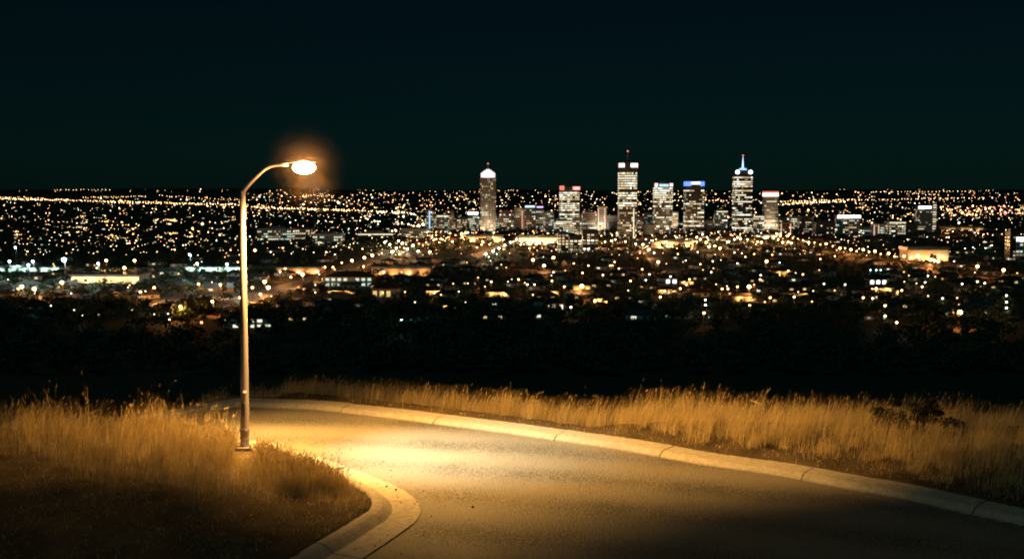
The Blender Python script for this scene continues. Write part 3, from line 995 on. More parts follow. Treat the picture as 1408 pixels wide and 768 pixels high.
B3 = [(237, 252), (255.3, 261.5), (263.5, 265.5), (267, 269), (271.5, 275.5), (277.5, 279.8), (282, 284.6)]
t, w, d, h, mpp = tower('office_tower', 'tallest dark tower with white banded floors and roof mast, centre of downtown', 851, 875.3, 224, 331, M_DARK, bands=B3, p=0.30, pal=(4, 3, 3, 1), from_y=236, wh=0.6)
MB().box(-w*.5-.3, -w*.22, -d*.5-.4, -d*.5+3, h-6*mpp, h-1).build('sign_panel', G_WHITE, t)
MB().box(w*.14, w*.5+.3, -d*.5-.4, -d*.5+3, h-6*mpp, h-1).build('sign_panel', G_WHITE, t)
for sx_ in (-1, 1):
    MB().box(sx_*w*.5+(.32 if sx_ > 0 else -1.2), sx_*w*.5+(1.2 if sx_ > 0 else -.32), -d*.5-.2, -d*.5+4, h-7*mpp, h-.5).build('sign_panel', G_RED, t)
MB().box(-w*.14, w*.14, -d*.15, d*.15, h+.003, h+3.2*mpp).build('plant_room', M_DARK, t)
MB().cyl(0, 0, h+3.2*mpp, h+15.5*mpp, .7, .25, 8).build('mast', M_GREY, t)
MB().ball((0, 0, h+16*mpp), 1.4).build('beacon', G_RED, t)
MB().box(w*.30, w*.30+1.3, -d*.5-.5, -d*.5-.102, 4, h*.42).build('light_strip', G_CREAM, t)

B4 = [(258.5, 263), (264.2, 266.6), (267.6, 270), (271, 274.2), (275, 280.2, .9), (282, 286, .8)]
t, w, d, h, mpp = tower('office_tower', 'white banded tower with pink cornered roof and small blue sign', 900, 924.3, 252.5, 324, M_GREY, bands=B4, p=0.35, wh=0.62, from_y=257)
MB().box(-w*.5-.3, -w*.34, -d*.5-.4, -d*.5+3, h-5*mpp, h+.8).build('sign_panel', G_PINK, t)
MB().box(w*.32, w*.5+.3, -d*.5-.4, -d*.5+3, h-4*mpp, h+.6).build('sign_panel', G_PINK, t)
MB().box(-w*.26, w*.26, -d*.5-.35, -d*.5-.01, h-4*mpp, h-.6*mpp).build('sign_panel', glow('lit_sign_cyan', (.35, .75, 1.0), 1.3), t)
rooftop(t, w*.6, d, h+1.2, 4)

B5 = [(260.5, 262.5, .6), (271.5, 273.7), (274.6, 277, .8), (279.7, 282.3), (286.3, 289), (291, 292.6, .6), (297.5, 299.5, .7), (302, 305, .7), (309.5, 312.5), (316.5, 320)]
t, w, d, h, mpp = tower('office_tower', 'dark tower with blue lit crown and white centre sign', 942.5, 967.5, 254.5, 323, M_DARK, bands=B5, p=0.22, from_y=259.5, wh=0.6)
MB().box(-w*.5-.3, -w*.22, -d*.5-.4, d*.5, h-1.2*mpp, h+5*mpp).build('crown', G_BLUE, t)
MB().box(w*.27, w*.5+.3, -d*.5-.4, d*.5, h-1.2*mpp, h+5*mpp).build('crown', G_BLUE, t)
MB().box(-w*.215, w*.265, -d*.5-.2, d*.48, h+1.25, h+4.5*mpp).build('sign_panel', glow('lit_sign_bluewhite', (.62, .75, 1.0), 2.6), t)

B6 = [(242, 245.3), (249, 256.5, .9), (260, 264.5), (268.5, 271.5, .9), (274.5, 277.5), (285.5, 289), (293, 296.5), (300, 302, .7), (306, 309, .6), (313, 316, .7)]
t, w, d, h, mpp = tower('office_tower', 'dark banded tower topped by a blue lit spire and two white globes', 1010, 1033.5, 240, 323, M_DARK, bands=B6, p=0.25, wh=0.62)
MB().box(-w*.36, w*.36, -d*.36, d*.36, h+1.3, h+6*mpp).build('setback', M_DARK, t)
MB().ball((-w*.38, -d*.45, h+3.2*mpp), 3.0*mpp, seg=12, rings=8).build('globe', G_ICE, t, True)
MB().ball((w*.38, -d*.45, h+3.2*mpp), 3.0*mpp, seg=12, rings=8).build('globe', G_ICE, t, True)
MB().cyl(0, 0, h+6*mpp+.01, h+8.5*mpp, w*.25, w*.21, 16).cyl(0, 0, h+8.51*mpp, h+10.5*mpp, w*.11, w*.07, 12).build('crown', G_SKYB, t)
MB().cyl(0, 0, h+10.52*mpp, h+24*mpp, 1.7, .5, 8).build('spire', glow('spire_light', (.5, .74, 1.0), 1.6), t)
MB().ball((0, 0, h+26*mpp), 1.5).build('beacon', G_RED, t)

t, w, d, h, mpp = tower('office_tower', 'plain beige concrete tower with a pink white lit crown, right end of downtown', 1051, 1069.3, 265, 322, M_BEIGE, bands=[(301, 305), (309, 311, .5)], p=0.10, pal=(2, 2, 5, 1), from_y=272, wh=0.4)
MB().box(-w*.5-.35, w*.5+.35, -d*.5-.35, d*.5+.35, h-5*mpp, h-.1).build('crown', glow('crown_light', (1.0, .74, .66), 1.9), t)
MB().box(-w*.5-.37, w*.5+.37, -d*.5-.37, d*.5+.37, h+1.25, h+2.4).build('roof_light', G_RED, t)

t, w, d, h, mpp = tower('office_tower', 'grey tower with a bright white roof band at the right of the city', 1262, 1281, 283, 321, M_GREY, p=0.16, pal=(2, 2, 3, 3), from_y=288)
MB().box(-w*.5-.3, w*.42, -d*.5-.4, -d*.5-.01, h-3.6*mpp, h-.2).build('sign_panel', G_ICE, t)
MB().box(w*.5+.02, w*.5+7*mpp, -d*.4, d*.4, 0, h+.6).build('stair_core', M_GREY, t)
for k in range(13):
    MB().box(w*.5+2, w*.5+6*mpp, -d*.4-.3, -d*.4-.01, 4+k*4.1, 5.6+k*4.1).build('stair_window', G_CREAM if k % 3 else G_DIM, t)

# --- mid-rise blocks: (x0, x1, ytop, ybase, wall, p, pal, label, extras)
MID = [
 (586.5, 594.5, 289, 322, M_GREY, .3, (1,1,2,4), 'thin grey block with a mast at the left edge of downtown', 'mast'),
 (601, 617, 296, 322, M_GREY, .45, (4,3,2,2), 'window lit block with white roof strip left of the domed tower', 'strip'),
 (617.5, 624, 291, 321, M_GREY, .05, (1,1,4,1), 'narrow blank grey block left of the domed tower', ''),
 (626, 641, 301, 321, M_BRICK, .45, (2,5,2,0), 'low reddish block with warm windows near the domed tower', ''),
 (643, 657.5, 292, 319, M_WHITE, .55, (5,1,2,5), 'pale block with icy white top beside the domed tower', 'ice'),
 (687, 705.5, 291.5, 323, M_BRICK, .4, (5,3,3,1), 'brown block dotted with bright windows right of the domed tower', 'redroof'),
 (706.5, 719, 287, 322, M_BEIGE, .05, (2,2,3,1), 'beige slab with one red lit edge between towers', 'rededge'),
 (720, 736, 286, 322, M_DARK, .30, (2,3,3,3), 'dark block with a pale blue sign on its roof', 'bluesign'),
 (737, 748, 289, 321, M_GREY, .35, (3,1,3,4), 'narrow block with a violet lit roof', 'violet'),
 (749, 761.5, 292, 321, M_GREY, .35, (2,1,3,5), 'grey green block with mint coloured windows', ''),
 (762.5, 786, 304, 323, M_WHITE, .9, (6,2,1,1), 'white lit low office block below the round tower', 'strip'),
 (787, 800, 301, 323, M_GREY, .7, (3,4,1,0), 'block with a grid of square warm windows below the round tower', ''),
 (800.5, 820.5, 293, 323, M_BEIGE, .28, (2,3,4,1), 'broad beige block with small windows and red roof lights', 'redroof'),
 (821.5, 834, 285, 323, M_BEIGE, .04, (1,1,2,0), 'beige slab with two lit vertical edges left of the tallest tower', 'edges'),
 (835, 849.5, 297, 323, M_GREY, .10, (1,1,3,2), 'grey block with a dark blank panel left of the tallest tower', 'panel'),
 (876.5, 885, 300, 322, M_DARK, .35, (3,3,3,1), 'dark narrow block right of the tallest tower', ''),
 (885.5, 899, 293, 316, M_GREY, .25, (1,2,4,1), 'grey block behind the round windowless drum', ''),
 (903.5, 934, 292, 321, M_BEIGE, .55, (5,4,2,0), 'broad cream podium block with rows of warm windows', ''),
 (970, 981.5, 304, 320.5, M_WHITE, .0, (1,0,0,0), 'small blank pinkish white block right of the blue crowned tower', ''),
 (984, 1000, 290, 321, M_GREY, .55, (5,2,3,1), 'grey block with rows of cream windows before the spired tower', 'strip'),
 (1036, 1050.5, 297, 322, M_GREY, .5, (5,3,2,1), 'stepped grey block of lit floors right of the spired tower', 'strip'),
 (1073, 1091, 306, 326, M_BRICK, .35, (2,5,2,0), 'reddish block with vertical lit edges beside the beige tower', 'edges'),
 (1099, 1118, 302, 325, M_DARK, .22, (2,2,3,3), 'dark block with scattered green windows right of downtown', ''),
 (1122, 1148, 306, 327, M_DARK, .22, (2,3,3,2), 'wide dark block with few windows right of downtown', ''),
 (1151.5, 1184, 296.5, 326, M_GREY, .38, (2,2,4,5), 'wide grey green office block with a long white roof band', 'whiteband'),
 (1186, 1199, 313, 324, M_WHITE, .5, (6,1,0,1), 'low white lit annex beside the white banded office block', ''),
 (1200, 1209, 308, 327, M_BEIGE, .1, (1,1,4,0), 'small cream stair tower with a dark slot', 'edges'),
 (1211, 1220, 309, 327, M_WHITE, .8, (2,0,1,8), 'narrow block glowing pale green', ''),
 (1222, 1245, 305, 328, M_GREY, .45, (4,4,2,2), 'apartment block with a lit grid of windows and roof lights', 'strip'),
 (1246, 1261, 308, 324, M_DARK, .1, (1,1,3,3), 'dark block left of the grey tower with a white band', ''),
 (1387, 1396, 320, 362, M_DARK, .05, (1,1,3,1), 'dark slender block near the right edge of the city', ''),
 (1397.5, 1412, 327, 356, M_GREY, .4, (2,2,3,5), 'block with a white sign at the right edge of the city', 'whiteband'),
 (352, 403, 315, 333, M_GREY, .6, (3,2,2,5), 'long low office block with pale rows of windows behind the lamp post', ''),
 (404, 428, 315, 332, M_BRICK, .5, (3,5,1,2), 'low brown office block with warm windows right of the lamp post', ''),
 (430, 470, 322, 338, M_GREY, .4, (3,2,2,4), 'low mint windowed block in the left half of the city', ''),
 (490, 540, 321, 331, M_DARK, .35, (5,2,1,2), 'long dark shed with one lit row in the left half of the city', 'strip'),
 (552, 584, 315, 330, M_GREY, .3, (2,4,2,3), 'low grey block near the bright crossroads', ''),
]
for (x0, x1, yt, yb, wl, p, pal, lab, ex) in MID:
    t, w, d, h, mpp = tower('office_block', lab, x0, x1, yt, yb, wl, p=p, pal=pal, pitch=3.0, gap=0.9, wh=0.5, yaw=random.Random(int(x0)).uniform(-.12, .12), depth=min(26, max(10, (x1-x0)*1.0)))
    if ex != 'panel': rooftop(t, w, d, h, int(x0))
    if ex == 'mast':
        MB().cyl(0, 0, h, h + 11*mpp, .5, .2, 6).build('mast', M_GREY, t)
        MB().box(-1, 1, -d/2-.4, -d/2-.11, h*.25, h*.98).build('light_strip', G_SKYB, t)
    elif ex == 'strip':
        MB().box(-w*.5, w*.5, -d/2-.35, -d/2-.11, h-1.6, h-.1).build('roof_light', G_CREAM, t)
    elif ex in ('ice', 'whiteband'):
        MB().box(-w*.5, w*.5, -d/2-.5, -d/2-.21, h-3.4, h+1.1).build('roof_light', G_ICE if ex == 'ice' else G_WHITE, t)
    elif ex == 'redroof':
        for q_ in (-.42, .38):
            MB().ball((w*q_, -d*.45, h+2), 1.5).build('roof_light', G_RED, t)
    elif ex == 'rededge':
        MB().box(w*.36, w*.48, -d/2-.5, -d/2-.21, 3, h-2).build('light_strip', glow('red_strip', (1, .34, .2), .9), t)
    elif ex == 'edges':
        for q_ in (-.47, .25):
            MB().box(w*q_, w*q_+1.4, -d/2-.5, -d/2-.21, 3, h-1).build('light_strip', glow('pink_strip', (1, .62, .45), .9), t)
    elif ex == 'bluesign':
        MB().box(-w*.4, w*.45, -d*.3, -d*.26, h+1.3, h+4.4).build('sign_panel', glow('lit_sign_paleblue', (.5, .72, 1), 1.8), t)
    elif ex == 'violet':
        MB().box(-w*.4, w*.4, -d*.45, d*.3, h+4.6, h+7).build('roof_light', glow('violet', (.62, .42, 1), 1.8), t)
    elif ex == 'panel':
        MB().box(-w*.38, w*.38, -d/2-.4, -d/2-.11, h*.3, h*.75).build('blank_panel', M_DARK, t)

for nm_, (x0, x1, yb) in (('a', (660.5, 681.5, 323)), ('b', (1051, 1069.3, 322)), ('c', (706.5, 719, 322)), ('d', (821.5, 834, 323)), ('e', (903.5, 934, 321))):
    own = [o for o in bpy.data.objects if o.parent is None and o.get('category') in ('tower', 'building') and abs(o.location.x - px_place(x0, x1, yb)[0].x) < .1][0]
    w = px_place(x0, x1, yb)[1]; d = w*.8
    for sx_ in (-.3, .3):
        f_ = MB().box(w*sx_-.6, w*sx_+.6, -d/2-15, -d/2-14.2, .3, 1.2).build('floodlight', M_DARK, own)  # fixture and beam added to brighten the tower wall
        l_ = bpy.data.lights.new('added_wall_beam', 'SPOT')
        l_.energy = 60000; l_.color = (1, .80, .55); l_.spot_size = R(75); l_.spot_blend = 1; l_.shadow_soft_size = .5
        o_ = link('added_wall_beam', l_, f_)
        o_.location = (w*sx_, -d/2-14.6, 1.6); o_.rotation_euler = (R(90+55), 0, 0)
# packed lower blocks between the towers
rr_ = random.Random(77)
xx_ = 584.0
while xx_ < 1120:
    wd_ = rr_.uniform(8, 17)
    yb_ = rr_.uniform(312, 317.5)
    tower('office_block', 'low lit office block packed between and behind the downtown towers', xx_, xx_ + wd_, rr_.uniform(293, 306), yb_,
          rr_.choice([M_GREY, M_BEIGE, M_BRICK, M_DARK]), p=rr_.uniform(.45, .75), pal=rr_.choice([(4, 4, 2, 1), (2, 5, 3, 0), (3, 1, 2, 4)]), pitch=3.6, gap=1.2,
          group='low office blocks between the downtown towers', depth=18, wh=.5, floor=4.2)
    xx_ += wd_ + rr_.uniform(1, 6)
# windowless drum
c, w_, mpp = px_place(885, 901.5, 329)
t = thing('drum_building', (c.x, c.y + 10, PLAIN-.3), 'round windowless grey green drum below the white banded tower', 'building')
MB().cyl(0, 0, 0, 20*mpp, w_/2, n=32).build('wall', M_GREY, t)
MB().cyl(0, 0, 20*mpp+.01, 20*mpp+1.2, w_/2-1, n=32).build('roof', M_DARK, t)

# civic halls: long low, cream walls brightened by added ground lights
def wash(t, w, d, n, power, col=(1, .66, .3), off=5.0, z=1.2):
    for k in range(n):
        x_ = -w/2 + w*(k+.5)/n
        f_ = MB().box(x_-.35, x_+.35, -d/2-off-.25, -d/2-off+.25, 0.3, 0.8).build('floodlight', M_DARK, t)  # added fixture, there only to light the wall behind it
        l_ = bpy.data.lights.new('added_wall_beam', 'SPOT')
        l_.energy = power; l_.color = col; l_.spot_size = R(120); l_.spot_blend = .8; l_.shadow_soft_size = .3
        o_ = link('added_wall_beam', l_, f_)
        o_.location = (x_, -d/2-off, z)
        o_.rotation_euler = (R(128), 0, 0)
HALLS = [
 (713, 766, 322.5, 337, M_WHITE, 5, 'long cream floodlit hall with a dark flat roof at the foot of downtown'),
 (641, 691, 322.5, 333, M_BEIGE, 3, 'long low warm lit hall under the domed tower'),
 (899.5, 953, 329.5, 341, M_BEIGE, 3, 'low tan floodlit hall with a wide dark roof, centre foreground of downtown'),
 (1036, 1070, 322, 329, M_WHITE, 3, 'low pavilion with a bright white fascia below the beige tower'),
 (1248, 1304, 338, 359, M_BEIGE, 5, 'long three storey block glowing orange at the end of the right avenue'),
 (98, 192, 376, 390, M_BEIGE, 6, 'long yellow lit warehouse wall beside the sports ground'),
 (511, 593, 365, 379, M_BRICK, 4, 'long orange lit low building right of the two storey school'),
 (380, 440, 366, 377, M_BRICK, 3, 'low brown shed beside the orange avenue'),
 (1290, 1352, 310, 321, M_BEIGE, 5, 'low orange lit sheds at the right side of the city'),
 (-20, 82, 366, 373.5, M_WHITE, 7, 'long low pale wall added to carry the mint lit strip at far left of the sports ground'),  # this wall and the next are added to show a mint streak
 (255, 336, 365.5, 373, M_WHITE, 6, 'long low pale wall added to carry the mint lit strip behind the near lamp post'),
]
for (x0, x1, yt, yb, wl, n, lab) in HALLS:
    if not lab: continue
    c, w, mpp = px_place(x0, x1, yb)
    d = 24
    h = (yb - yt) * mpp * 0.75
    t = thing('hall', (c.x, c.y + d/2, PLAIN-.3), lab, 'building', rz=random.Random(int(x0)).uniform(-.04, .04))
    MB().box(-w/2, w/2, -d/2, d/2, 0, h).build('wall', wl, t)
    MB().box(-w/2-1.2, w/2+1.2, -d/2-1.5, d/2+1, h+.01, h+(yb-yt)*mpp*.2).build('roof', M_DARK, t)
    r = random.Random(int(x0)); nw = int(w/7)
    for k in range(nw):
        x_ = -w/2 + w*(k+.5)/nw
        if r.random() < .7:
            MB().box(x_-1.4, x_+1.4, -d/2-.12, -d/2+.1, h*.3, h*.68).build('window', r.choice([M_GLASS, G_DIM, G_WARM, G_CREAM]), t)
    wash(t, w, d, n, 12000 if x0 < 1200 or x0 > 1300 else 9000, ((.55, 1, .85) if x0 in (-20, 255) else (1, .60, .22) if wl is not M_WHITE else (1, .8, .5)))

# residential block with columns of lit windows in front of downtown
for (x0, x1, yt, yb, p, lab) in [(767, 782, 320, 348, .75, 'slab of flats with two bright columns of windows at the front of downtown'),
                              (783, 800, 326, 348, .5, 'lower block of flats with big square lit windows at the front of downtown'),
                              (801, 823, 318, 347, .35, 'dark rounded block of flats with few lit windows and a lit terrace')]:
    t, w, d, h, mpp = tower('apartment_block', lab, x0, x1, yt, yb, M_DARK, p=p, pal=(4, 5, 2, 0), pitch=4.2, gap=1.6, floor=3.4, wh=.55)
    MB().box(-w/2-.8, w/2+.8, -d/2-3, -d/2-.3, 2.6, 2.9).build('terrace', M_WHITE, t)
    for k in range(4):
        MB().ball((-w/2 + w*(k+.5)/4, -d/2-2.4, 2.2), .55, seg=6, rings=4).build('terrace_light', G_CREAM, t)

# the school near the road, houses with rows of bright windows
GLOWH = []
def low_block(x0, x1, yt, yb, lab, wall, rows, wm, hip=True, cat='house', name='house', dep=11, p=.85, yaw=0):
    c, w, mpp = px_place(x0, x1, yb)
    h = (yb - yt) * mpp
    hw = h * .66
    t = thing(name, (c.x, c.y + dep/2, PLAIN-.3), lab, cat, rz=yaw)
    MB().box(-w/2, w/2, -dep/2, dep/2, 0, hw).build('wall', wall, t)
    mb = MB()
    e, rg = .9, max(.5, w/2 - dep/2)
    b_ = [(-w/2-e, -dep/2-e, hw+.01), (w/2+e, -dep/2-e, hw+.01), (w/2+e, dep/2+e, hw+.01), (-w/2-e, dep/2+e, hw+.01)]
    r_ = [(-rg, 0, h), (rg, 0, h)]
    mb.poly([b_[0], b_[1], r_[1], r_[0]]); mb.poly([b_[1], b_[2], r_[1]]); mb.poly([b_[2], b_[3], r_[0], r_[1]]); mb.poly([b_[3], b_[0], r_[0]]); mb.poly(b_[::-1])
    mb.build('roof', M_ROOF, t)
    r = random.Random(int(x0))
    for k in range(rows):
        z0 = hw*(k+.25)/rows; z1 = hw*(k+.78)/rows
        n = max(3, int(w/4.2))
        for j in range(n):
            if r.random() < p:
                x_ = -w/2 + w*(j+.5)/n
                MB().box(x_-1.35, x_+1.35, -dep/2-.1, -dep/2+.1, z0, z1).build('window', wm, t)
    return t
low_block(446, 512, 373, 394, 'two storey school with pale green lit windows under a dark hipped roof', M_BEIGE, 2, G_MINT, cat='school', name='school', dep=20)
low_block(307, 374, 429, 451, 'big dark house with two rows of pale windows, seen behind the lamp post', M_WHITE, 2, G_CREAM, p=.6, dep=13)
low_block(747, 776, 409, 428, 'house with three large bright white windows below its dark roof', M_WHITE, 1, glow('bright_window', CREAM, 2.2), p=1)
low_block(1195, 1220, 378, 392, 'house with a row of bright white windows right of centre', M_WHITE, 1, G_WHITE, p=.9)
low_block(511, 548, 388, 411, 'orange lit house with tall pale windows left of centre', M_WHITE, 1, G_YEL, p=.5)
low_block(905, 932, 377, 391, 'small house with a row of white windows in the middle of the suburb', M_GREY, 1, G_WHITE, p=.6)

# houses whose front walls are brightened by added lamps
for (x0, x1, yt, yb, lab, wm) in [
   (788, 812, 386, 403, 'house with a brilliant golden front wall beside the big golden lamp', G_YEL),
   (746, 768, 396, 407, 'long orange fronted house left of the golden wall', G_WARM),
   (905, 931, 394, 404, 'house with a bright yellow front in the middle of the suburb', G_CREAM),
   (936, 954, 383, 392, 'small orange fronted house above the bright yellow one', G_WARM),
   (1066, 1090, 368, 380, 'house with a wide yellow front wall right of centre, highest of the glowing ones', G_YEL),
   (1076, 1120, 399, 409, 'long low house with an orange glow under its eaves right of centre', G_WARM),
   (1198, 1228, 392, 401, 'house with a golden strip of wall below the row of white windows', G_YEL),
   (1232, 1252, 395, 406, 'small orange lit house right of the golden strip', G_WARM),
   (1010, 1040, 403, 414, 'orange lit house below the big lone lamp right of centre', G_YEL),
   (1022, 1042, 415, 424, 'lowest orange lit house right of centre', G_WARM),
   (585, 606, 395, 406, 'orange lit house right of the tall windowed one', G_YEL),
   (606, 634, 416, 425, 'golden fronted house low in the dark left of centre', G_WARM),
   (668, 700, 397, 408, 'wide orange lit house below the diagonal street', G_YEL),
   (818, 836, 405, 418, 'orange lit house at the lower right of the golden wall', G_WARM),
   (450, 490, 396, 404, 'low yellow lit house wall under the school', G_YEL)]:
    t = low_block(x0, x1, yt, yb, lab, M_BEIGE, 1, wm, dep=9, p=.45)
    w = px_place(x0, x1, yb)[1]
    for q_ in (-.25, .25):
        f_ = MB().box(w*q_-.2, w*q_+.2, -4.5-2.4, -4.5-2.1, 2.6, 3.0).cyl(w*q_, -6.75, 0, 2.6, .05, n=5).build('added_front_lamp', M_DARK, t)  # added lamp that makes the house front glow
        l_ = bpy.data.lights.new('added_front_beam', 'POINT'); l_.energy = 1500; l_.color = (1, .56, .16); l_.shadow_soft_size = .15
        link('added_front_beam', l_, f_).location = (w*q_, -6.4, 2.5)
    GLOWH.append((x0, x1, yb))

# --- city streets
m_street = mat('street_asphalt', (0.09, 0.085, 0.08), 0.6, 0.4, (0.5, 0.2))
def street_mesh(pxs, width, z=PLAIN + .05):
    P = [on(*q_, z) for q_ in pxs]
    mb = MB()
    for i in range(len(P)):
        a_ = (P[min(i+1, len(P)-1)] - P[max(i-1, 0)]); a_.z = 0; a_.normalize()
        nrm = Vector((-a_.y, a_.x, 0)) * width/2
        mb.v += [tuple(P[i] - nrm), tuple(P[i] + nrm)]
    for i in range(len(P)-1):
        mb.f.append((2*i, 2*i+1, 2*i+3, 2*i+2)); mb.m.append(0)
    return mb
ZS = 0
STREETS = [
 ([(330, 424), (352, 411), (371, 402), (430, 385), (500, 361), (560, 345), (600, 332), (640, 322)], 26, 'AV'),
 ([(640, 356), (680, 344), (704, 333), (722, 324)], 24, 'WH'),
 ([(930, 378), (907, 362), (893, 346), (884, 337), (880, 328)], 18, 'CE'),
 ([(1060, 325), (1105, 330), (1150, 340), (1203, 349), (1243, 357), (1300, 362)], 26, 'RA'),
 ([(216, 425), (240, 413), (340, 409), (356, 402)], 22, 'LT'),
]
for i_, (q_, wd, _) in enumerate(STREETS):
    tag(street_mesh(q_, wd, PLAIN + .05 + .02*i_).build('street', m_street), kind='structure')
STREETS_DT = [(585, 327), (840, 331), (1096, 327)]
tag(street_mesh(STREETS_DT, 90, PLAIN+.26).build('pavement', mat('glow_paving', (0.22, 0.20, 0.17), .85, .2, (0.05, .25))), kind='structure')  # broad pale strip added to catch the lamps' glow
# sports ground and parking lot
m_turf = mat('turf', (0.22, 0.30, 0.22), 0.9, .2, (0.05, .2))
tag(street_mesh([(-60, 372.5), (100, 371), (250, 369), (440, 366)], 46, PLAIN+.16).build('field', m_turf), kind='structure')
m_conc = mat('pale_paving', (0.17, 0.16, 0.14), .85, .2, (0.05, .25))
tag(street_mesh([(60, 392), (130, 392), (205, 388)], 30, PLAIN+.2).build('pavement', m_conc), kind='structure')
tag(street_mesh([(520, 340), (545, 338), (580, 334)], 60, PLAIN+.22).build('pavement', m_conc), kind='structure')

# --- lamps
def lamp_proto(name, col, r, hgt, strength, label, cat, group, light=True, power=6000, parts=True):
    t = thing(name, (0, 0, -500), label, cat, group)
    mb = MB().cyl(0, 0, 0, hgt - r*.6, .16, .10, 6)
    mb.tube([(0, 0, hgt - r*.6), (0, -.3, hgt), (0, -1.1, hgt + .05)], [.09, .08, .08], 5)
    pl = mb.build('pole', M_DARK, t)
    hd = MB().ball((0, -1.4, hgt), r, r, r*.8, 8, 6).build('lamp_head', glow(f'{name}_glow_{int(strength*10)}_{int(col[2]*100)}_{int(col[1]*100)}', col, strength), t, True)  # head drawn oversized to stand in for lens glare
    ch = [(pl, []), (hd, [])]
    if light:
        l_ = bpy.data.lights.new('lamp_light', 'POINT')
        l_.energy = power; l_.color = tuple(c_**(1.25) for c_ in col); l_.shadow_soft_size = r*.6
        lo_ = link('lamp_light', l_, t)
        lo_.location = (0, -1.4, hgt - r - .3)
        ch.append((lo_, []))
    t['proto'] = 1
    del t['proto']
    return t, ch, hgt
PR = {}
LAMPS = {}
used_proto = set()
HG = {'q': 8.5, 'v': 8, 'o': 8.5, 'O': 9.5, 'w': 8, 'W': 10, 'f': 20, 'F': 22, 'r': 7, 's': 6, 't': 6, 'g': 8}
SPEC = {  # kind: (colour, radius, glow strength, power, light)
 'o': ((1, .47, .16), 0.74, 12, 9000, True), 'O': ((1, .46, .16), 1.35, 16, 15000, True),
 'L': ((1, .47, .15), .9, 9, 15000, True),
 'w': ((1, .78, .48), .64, 11, 4000, True), 'W': ((1, .80, .54), 1.15, 15, 16000, True),
 'f': ((.66, .95, .95), 1.0, 11, 24000, True), 'F': ((.74, .95, 1), 1.9, 18, 42000, True),
 'r': ((1, .25, .12), .7, 6, 500, True), 's': ((1, .48, .17), .50, 5.5, 300, True), 't': ((1, .78, .48), .45, 5.5, 240, True),
 'q': ((1, .47, .16), .70, 11, 1100, True), 'v': ((1, .82, .54), .60, 9, 700, True),
 'g': ((.5, 1, .75), .65, 6, 700, True), 'D': ((1, .58, .26), .95, 13, 30000, True)}  # D is a strong lamp added to light downtown walls
HG['L'] = 9
HG['D'] = 9
def put_lamp(kind, px, py, group, label, dist_scale=True, light=None, name=None, cat='street lamp'):
    col, r, st, pw, li = SPEC[kind]
    hg = HG[kind]
    if light is not None: li = light
    nm = name or ('floodlight_mast' if kind in 'fF' else 'street_lamp')
    key = (kind, li, nm)
    p = on(px, py, PLAIN + hg)
    p.y += 1.4
    k = min(3.0, max(1.0, p.y / 1150)) if dist_scale else 1
    if key not in PR:
        PR[key] = lamp_proto(nm, col, r, hg, st, label, cat, group, li, pw)
        t, ch, _ = PR[key]
        o = t
    else:
        t, ch, _ = PR[key]
        o = copy_tree(t, ch, (0, 0, 0))
    o.location = (p.x, p.y, PLAIN)
    o['label'] = label; o['group'] = group; o['category'] = cat
    return o
NL = [0]
def row(kind, pts, group, label, **kw):
    for q_ in pts:
        put_lamp(kind, q_[0], q_[1], group, label, **kw)
        NL[0] += 1

# sports ground floodlights
for q_, lab in (((21, 340), 'floodlight mast standing apart behind the sports ground at far left'), ((13, 359), 'leftmost floodlight mast on the sports ground'),
           ((88, 357), 'brightest and largest blue white floodlight on the sports ground'), ((135, 362), 'bright floodlight mast between the big one and the yellow warehouse lamps'),
           ((45, 359), 'small floodlight mast left of the brightest one'), ((39, 364), 'lowest small floodlight at the left of the sports ground'),
           ((271, 362), 'floodlight mast in the middle of the mint lit strip'), ((312, 363), 'floodlight mast just left of the near lamp post'), ((261, 350), 'pinkish white floodlight mast behind the mint lit strip')):
    put_lamp('F' if q_[0] == 88 else 'f', *q_, 'floodlight masts around the sports ground', lab, cat='floodlight')
for q_, lab in (((185, 358), 'large orange lamp above the yellow warehouse, right one'), ((171, 368), 'orange lamp in front of the yellow warehouse wall'), ((146, 358), 'pinkish lamp behind the yellow warehouse'),
           ((85, 388), 'large orange lamp at the left end of the yellow warehouse'), ((30, 394), 'large orange lamp at the far left below the sports ground'), ((47, 397), 'second orange lamp from the left below the sports ground')):
    put_lamp('O', *q_, 'orange lamps around the yellow warehouse', lab)
row('L', [(212, 395), (273, 390), (303, 391), (347, 395), (193, 401), (248, 421), (292, 414), (330, 409), (358, 404)], 'orange lamps round the parking area left of the lamp post', 'orange street lamp by the lit parking area left of the near lamp post')
row('t', [(98, 403), (182, 426), (212, 432), (231, 431), (233, 439), (70, 420), (93, 416), (102, 426), (113, 433), (200, 400), (176, 395)], 'small pale lights among the dark trees at lower left', 'small pale yard light among the dark trees at lower left')
put_lamp('r', 277, 443, 'single red lights', 'single red light low in the dark left of the near lamp post', cat='lamp')
for q_, lab in (((364, 387), 'large orange lamp at the left start of the orange avenue'), ((369, 395), 'large orange lamp just right of the near lamp post'), ((416, 377), 'orange lamp with the brown shed on the orange avenue'),
            ((501, 354), 'big orange lamp above the orange lit long building, left'), ((512, 351), 'big orange lamp above the orange lit long building, right'), ((591, 346), 'big round pale orange lamp alone on dark trees left of downtown'),
            ((484, 358), 'big orange lamp over the end of the school')):
    put_lamp('O', *q_, 'big orange lamps along the avenue', lab)
row('o', [(385, 373), (392, 369), (437, 373), (447, 367), (458, 367), (525, 348), (549, 349), (470, 361), (541, 345), (556, 341), (566, 338), (576, 335), (586, 333), (596, 330), (606, 328), (616, 326), (626, 323), (400, 381), (500, 366), (604, 333), (612, 331), (618, 321)], 'orange lamps along the avenue into downtown', 'orange street lamp along the avenue running up to downtown')
row('W', [(536, 336), (545, 341), (553, 334), (560, 342), (568, 337), (575, 345), (529, 333), (539, 346), (548, 331)], 'white lamps at the bright crossroads', 'white lamp in the cluster at the bright crossroads left of downtown')
